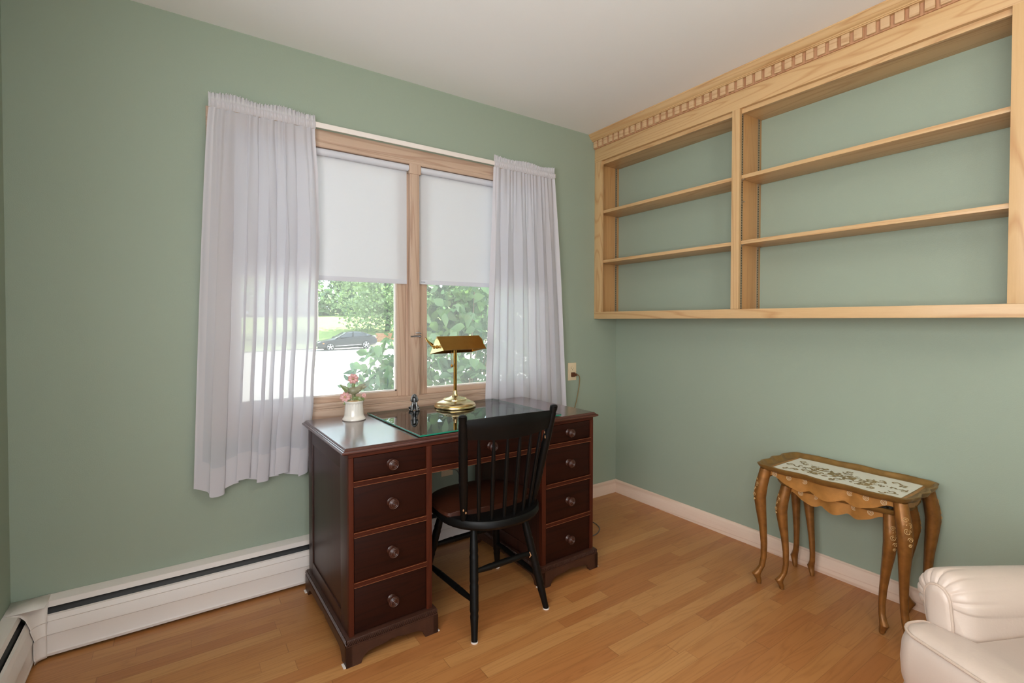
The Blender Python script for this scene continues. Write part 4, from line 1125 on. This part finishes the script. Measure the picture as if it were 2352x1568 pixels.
specs = [(1, 74, 16, 4.4, 'leftmost tall tree of the row beyond the lawn, seen through the left sheer curtain'),
         (10.5, 75, 17, 4.5, 'tall tree beyond the lawn, second from the left in the far row'),
         (20, 74, 16, 4.4, 'tall tree of the far row directly behind the utility pole'),
         (29.5, 76, 17, 4.5, 'tall tree of the far row standing behind the broad lawn tree'),
         (39, 74, 16, 4.4, 'tall tree of the far row seen right of the window mullion, behind the shrub'),
         (48.5, 75, 16, 4.4, 'rightmost tall tree of the far row, behind the shrub'),
         (-4, 88, 18, 5, 'pale distant tree of the rear row, seen through the left end of the left curtain'),
         (6, 89, 19, 5, 'pale distant tree of the rear row, second from the left'),
         (16.5, 100, 21, 5, 'pale distant tree of the rear row, left of the utility pole'),
         (26.8, 100, 21, 5, 'pale distant tree of the rear row, above the parked car'),
         (38.2, 89, 19, 4.6, 'pale distant tree of the rear row, just left of the window mullion'),
         (48, 90, 19, 5, 'pale distant tree of the rear row, right of the window mullion'),
         (31, 52, 12, 4.2, 'smaller tree on the lawn right of the broad tree, behind the shrub')]
for k, (x, y, h, r, lb) in enumerate(specs):
    tree('woodland_tree', lb, x, y, h, r, 20+k, 7000, .5, (LEAF_B, LEAF_A)[k % 2], .06, 14, .3)
# low brushy hedge at the far edge of the lawn
m = MB(); rnd = random.Random(44); pts = []
for k in range(9000):
    x = rnd.uniform(-25, 55); q = Vector((rnd.gauss(0, 1), rnd.gauss(0, 1), rnd.gauss(0, 1))).normalized()
    y = 65.5+1.9*q.y; pts.append((Vector((x, y, gz(x, y)+1.6+1.9*q.z+.6*math.sin(x*.7))), q))
leaf_cloud(m, pts, .8, rnd, elong=1.2); tag(m.build('undergrowth', LEAF_B, smooth=0, fixn=False), 'dark green undergrowth along the far edge of the lawn', 'undergrowth', kind='stuff')
# pole, brick wall
x, y = 7.45, 42.5
p_ = MB().tube([(x, y, gz(x, y)-.2), (x, y, 9)], [.15, .12], 12).build('street_pole', mat('weathered_pole', srgb(150, 144, 134), .9)); tag(p_, 'slim grey utility pole on the lawn behind the car', 'pole')
BRICK = mat('red_brick', srgb(168, 110, 88), .9, var=.25, vscale=5)
m = MB()
for j in range(7):
    for i in range(9):
        xx = 12.6+i*.23+(.115 if j % 2 else 0); m.box(xx, 42.0, -.95+j*.135, xx+.215, 42.22, -.83+j*.135)
tag(m.build('brick_wall', BRICK, smooth=0), 'low red brick garden wall behind the parked car', 'wall')

# parked car
CARP = mat('dark_car_paint', srgb(14, 17, 20), .3, 0, coat=.3); CGL = mat('car_glass', srgb(40, 48, 56), .05, .2, coat=1)
TYRE = mat('tyre_rubber', srgb(24, 24, 24), .8); RIM = mat('bright_alloy', srgb(226, 228, 230), .3, .9); LAMPM = mat('headlamp_glass', srgb(220, 230, 240), .1); TAIL = mat('tail_lamp_red', srgb(210, 60, 40), .3); AMB = mat('amber_marker', srgb(240, 130, 60), .3)
cxw, cyw = 7.98, 35.3
car = thing('parked_car', 'black sedan parked across the street, seen from its side', 'car', (cxw, cyw, gz(cxw, cyw)), math.radians(-3))
car.scale = (.94, .94, .94); car.rotation_euler = (0, math.radians(-2.6), math.radians(-3))
# local: front = -x, length 4.65
st = [(-2.32, .40, .62, .60, .80), (-2.28, .28, .70, .72, .84), (-2.1, .22, .76, .80, .88), (-1.6, .20, .84, .88, .90), (-1.0, .19, .94, .93, .91), (-.55, .19, 1.0, .98, .91), (.3, .19, 1.02, .99, .91), (1.1, .19, 1.05, 1.0, .91), (1.7, .21, 1.06, 1.0, .90), (2.15, .25, 1.03, .95, .86), (2.30, .34, .94, .86, .80), (2.33, .45, .85, .78, .74)]
rings = []
for x, zb, zt, zs, w in st:
    rings.append([(x, -w*.86, zb), (x, -w, zb+.12), (x, -w, zs*.62+.1), (x, -w*.97, zs-.06), (x, -w*.84, zt-.01), (x, 0, zt+.02), (x, w*.84, zt-.01), (x, w*.97, zs-.06), (x, w, zs*.62+.1), (x, w, zb+.12), (x, w*.86, zb)])
m = MB(); m.loft(rings); m.build('car_body', CARP, car, world=False, smooth=40)
cab = [(-.95, .93, .93, .80), (-.55, 1.0, 1.14, .78), (-.05, 1.0, 1.36, .68), (.5, 1.02, 1.43, .64), (1.0, 1.03, 1.39, .64), (1.5, 1.04, 1.22, .70), (1.95, 1.05, 1.06, .74)]
rings = [[(x, -w*1.12, zb), (x, -w, zt-.05), (x, -w*.85, zt), (x, 0, zt+.02), (x, w*.85, zt), (x, w, zt-.05), (x, w*1.12, zb)] for x, zb, zt, w in cab]
m = MB(); m.loft(rings); m.build('greenhouse', CGL, car, world=False, smooth=40)
m = MB(); m.loft([[(x, -w*.86, zt+.008), (x, 0, zt+.03), (x, w*.86, zt+.008), (x, w*.86, zt-.004), (x, 0, zt+.015), (x, -w*.86, zt-.004)] for x, zb, zt, w in cab[2:5]]); m.build('roof', CARP, car, world=False)
m = MB()
for sy in (-1, 1):
    for a, b2 in (((-.93, .93, .84), (-.05, 1.36, .71)), ((.42, 1.0, .86), (.46, 1.42, .68)), ((1.9, 1.05, .82), (1.05, 1.385, .70))):
        m.tube([(a[0], sy*a[2]*1.02, a[1]), (b2[0], sy*b2[2]*1.0, b2[1])], .03, 6)
m.build('pillars', CARP, car, world=False)
for x in (-1.38, 1.38):
    for sy in (-1, 1):
        m = MB(); m.lathe([(.2, -.11), (.31, -.11), (.33, -.08), (.33, .08), (.31, .11), (.2, .11)], (x, sy*.82, .33), 'Y', 28); wh = m.build('wheel', TYRE, car, world=False)
        m = MB(); m.lathe([(.001, sy*.105), (.06, sy*.115), (.06, sy*.10), (.205, sy*.09), (.225, sy*.118), (.235, sy*.11), (.235, sy*.0), (.001, sy*.0)], (x, sy*.82, .33), 'Y', 28)
        for k in range(5):
            a = 2*PI*k/5+.3; m.tube([(x+.04*math.cos(a), sy*.94, .33+.04*math.sin(a)), (x+.215*math.cos(a), sy*.93, .33+.215*math.sin(a))], [.035, .045], 6)
        m.build('rim', RIM, wh, world=False)
        m = MB()
        for k in range(5):
            a = 2*PI*(k+.5)/5+.3; m.ball((x+.14*math.cos(a), sy*.925, .33+.14*math.sin(a)), .035, (1, .35, 1), 8)
        m.build('wheel_openings', DARKHOLE, wh, world=False)
for sy in (-1, 1):
    MB().ball((-2.12, sy*.70, .70), .16, (1, .8, .45), 12).build('headlight', LAMPM, car, world=False)
    MB().ball((2.18, sy*.74, .82), .14, (.9, .6, .7), 12).build('tail_light', TAIL, car, world=False)
    m = MB(); m.box(-.82, sy*.90-.0, .95, -.62, sy*1.06, 1.07, .03); m.build('side_mirror', CARP, car, world=False)
    MB().ball((-1.86, sy*.885, .62), .05, (1.6, .3, .8), 8).build('side_marker', AMB, car, world=False)
    m = MB(); m.box(-1.0, sy*.912-.008, .36, 1.0, sy*.912+.008, .385); m.build('sill_trim', RIM, car, world=False)

# climbing shrub just outside the right half of the window
rnd = random.Random(12)
sx, sy_ = -.75, 1.55
sz = gz(sx, sy_)
shrub = thing('leafy_shrub', 'tall leafy shrub close outside the right half of the window', 'shrub', (sx, sy_, sz))
m = MB()
for k in range(26):
    a = rnd.uniform(0, 6.28); q = rnd.uniform(.2, 1.0); hh = rnd.uniform(1.6, 3.4)
    bx, by = sx+rnd.uniform(.1, .8), sy_+rnd.uniform(-.15, .3); a = rnd.uniform(-1.4, 1.4)
    m.tube(catmull([(bx, by, sz), (bx+.25*q*math.cos(a), by+.2*q*math.sin(a), sz+hh*.4), (bx+.6*q*math.cos(a), by+.35*q*math.sin(a), sz+hh*.75), (bx+.9*q*math.cos(a), by+.45*q*math.sin(a), sz+hh)], 5), [.014*(1-.85*i/15) for i in range(16)], 5)
m.build('stems', mat('shrub_stem', srgb(140, 122, 92), .8), shrub)
pts = []
def inside(p):
    return True
blobs = [(-.33, 1.5, 1.75, .62), (-.05, 1.5, 1.9, .8), (-.38, 1.35, 1.05, .55), (.3, 1.5, 1.2, .75), (-.95, 1.75, .65, .42), (-.6, 1.55, .35, .55), (.1, 1.45, .3, .7), (-1.0, 2.1, .30, .45), (-.2, 1.7, -.3, .8), (.8, 1.6, 1.4, .8), (.8, 1.6, .4, .8), (-.62, 1.6, 1.25, .36), (-.35, 1.9, .9, .6), (.1, 2.1, 1.2, .8)]
for k in range(5600):
    bx, by, bz, br = rnd.choice(blobs); d = Vector((rnd.gauss(0, 1), rnd.gauss(0, 1), rnd.gauss(0, 1))).normalized()
    q = br*rnd.uniform(.5, 1.03); p = Vector((bx, by, bz))+Vector((d.x*q, d.y*q*.8, d.z*q))
    if p.y < .42: continue
    pts.append((p, Vector((d.x, d.y, d.z+.5)).normalized()))
m = MB(); leaf_cloud(m, pts, .105, rnd, fold=.3, elong=1.7); m.build('foliage', LEAF_V, shrub, smooth=60, fixn=False)
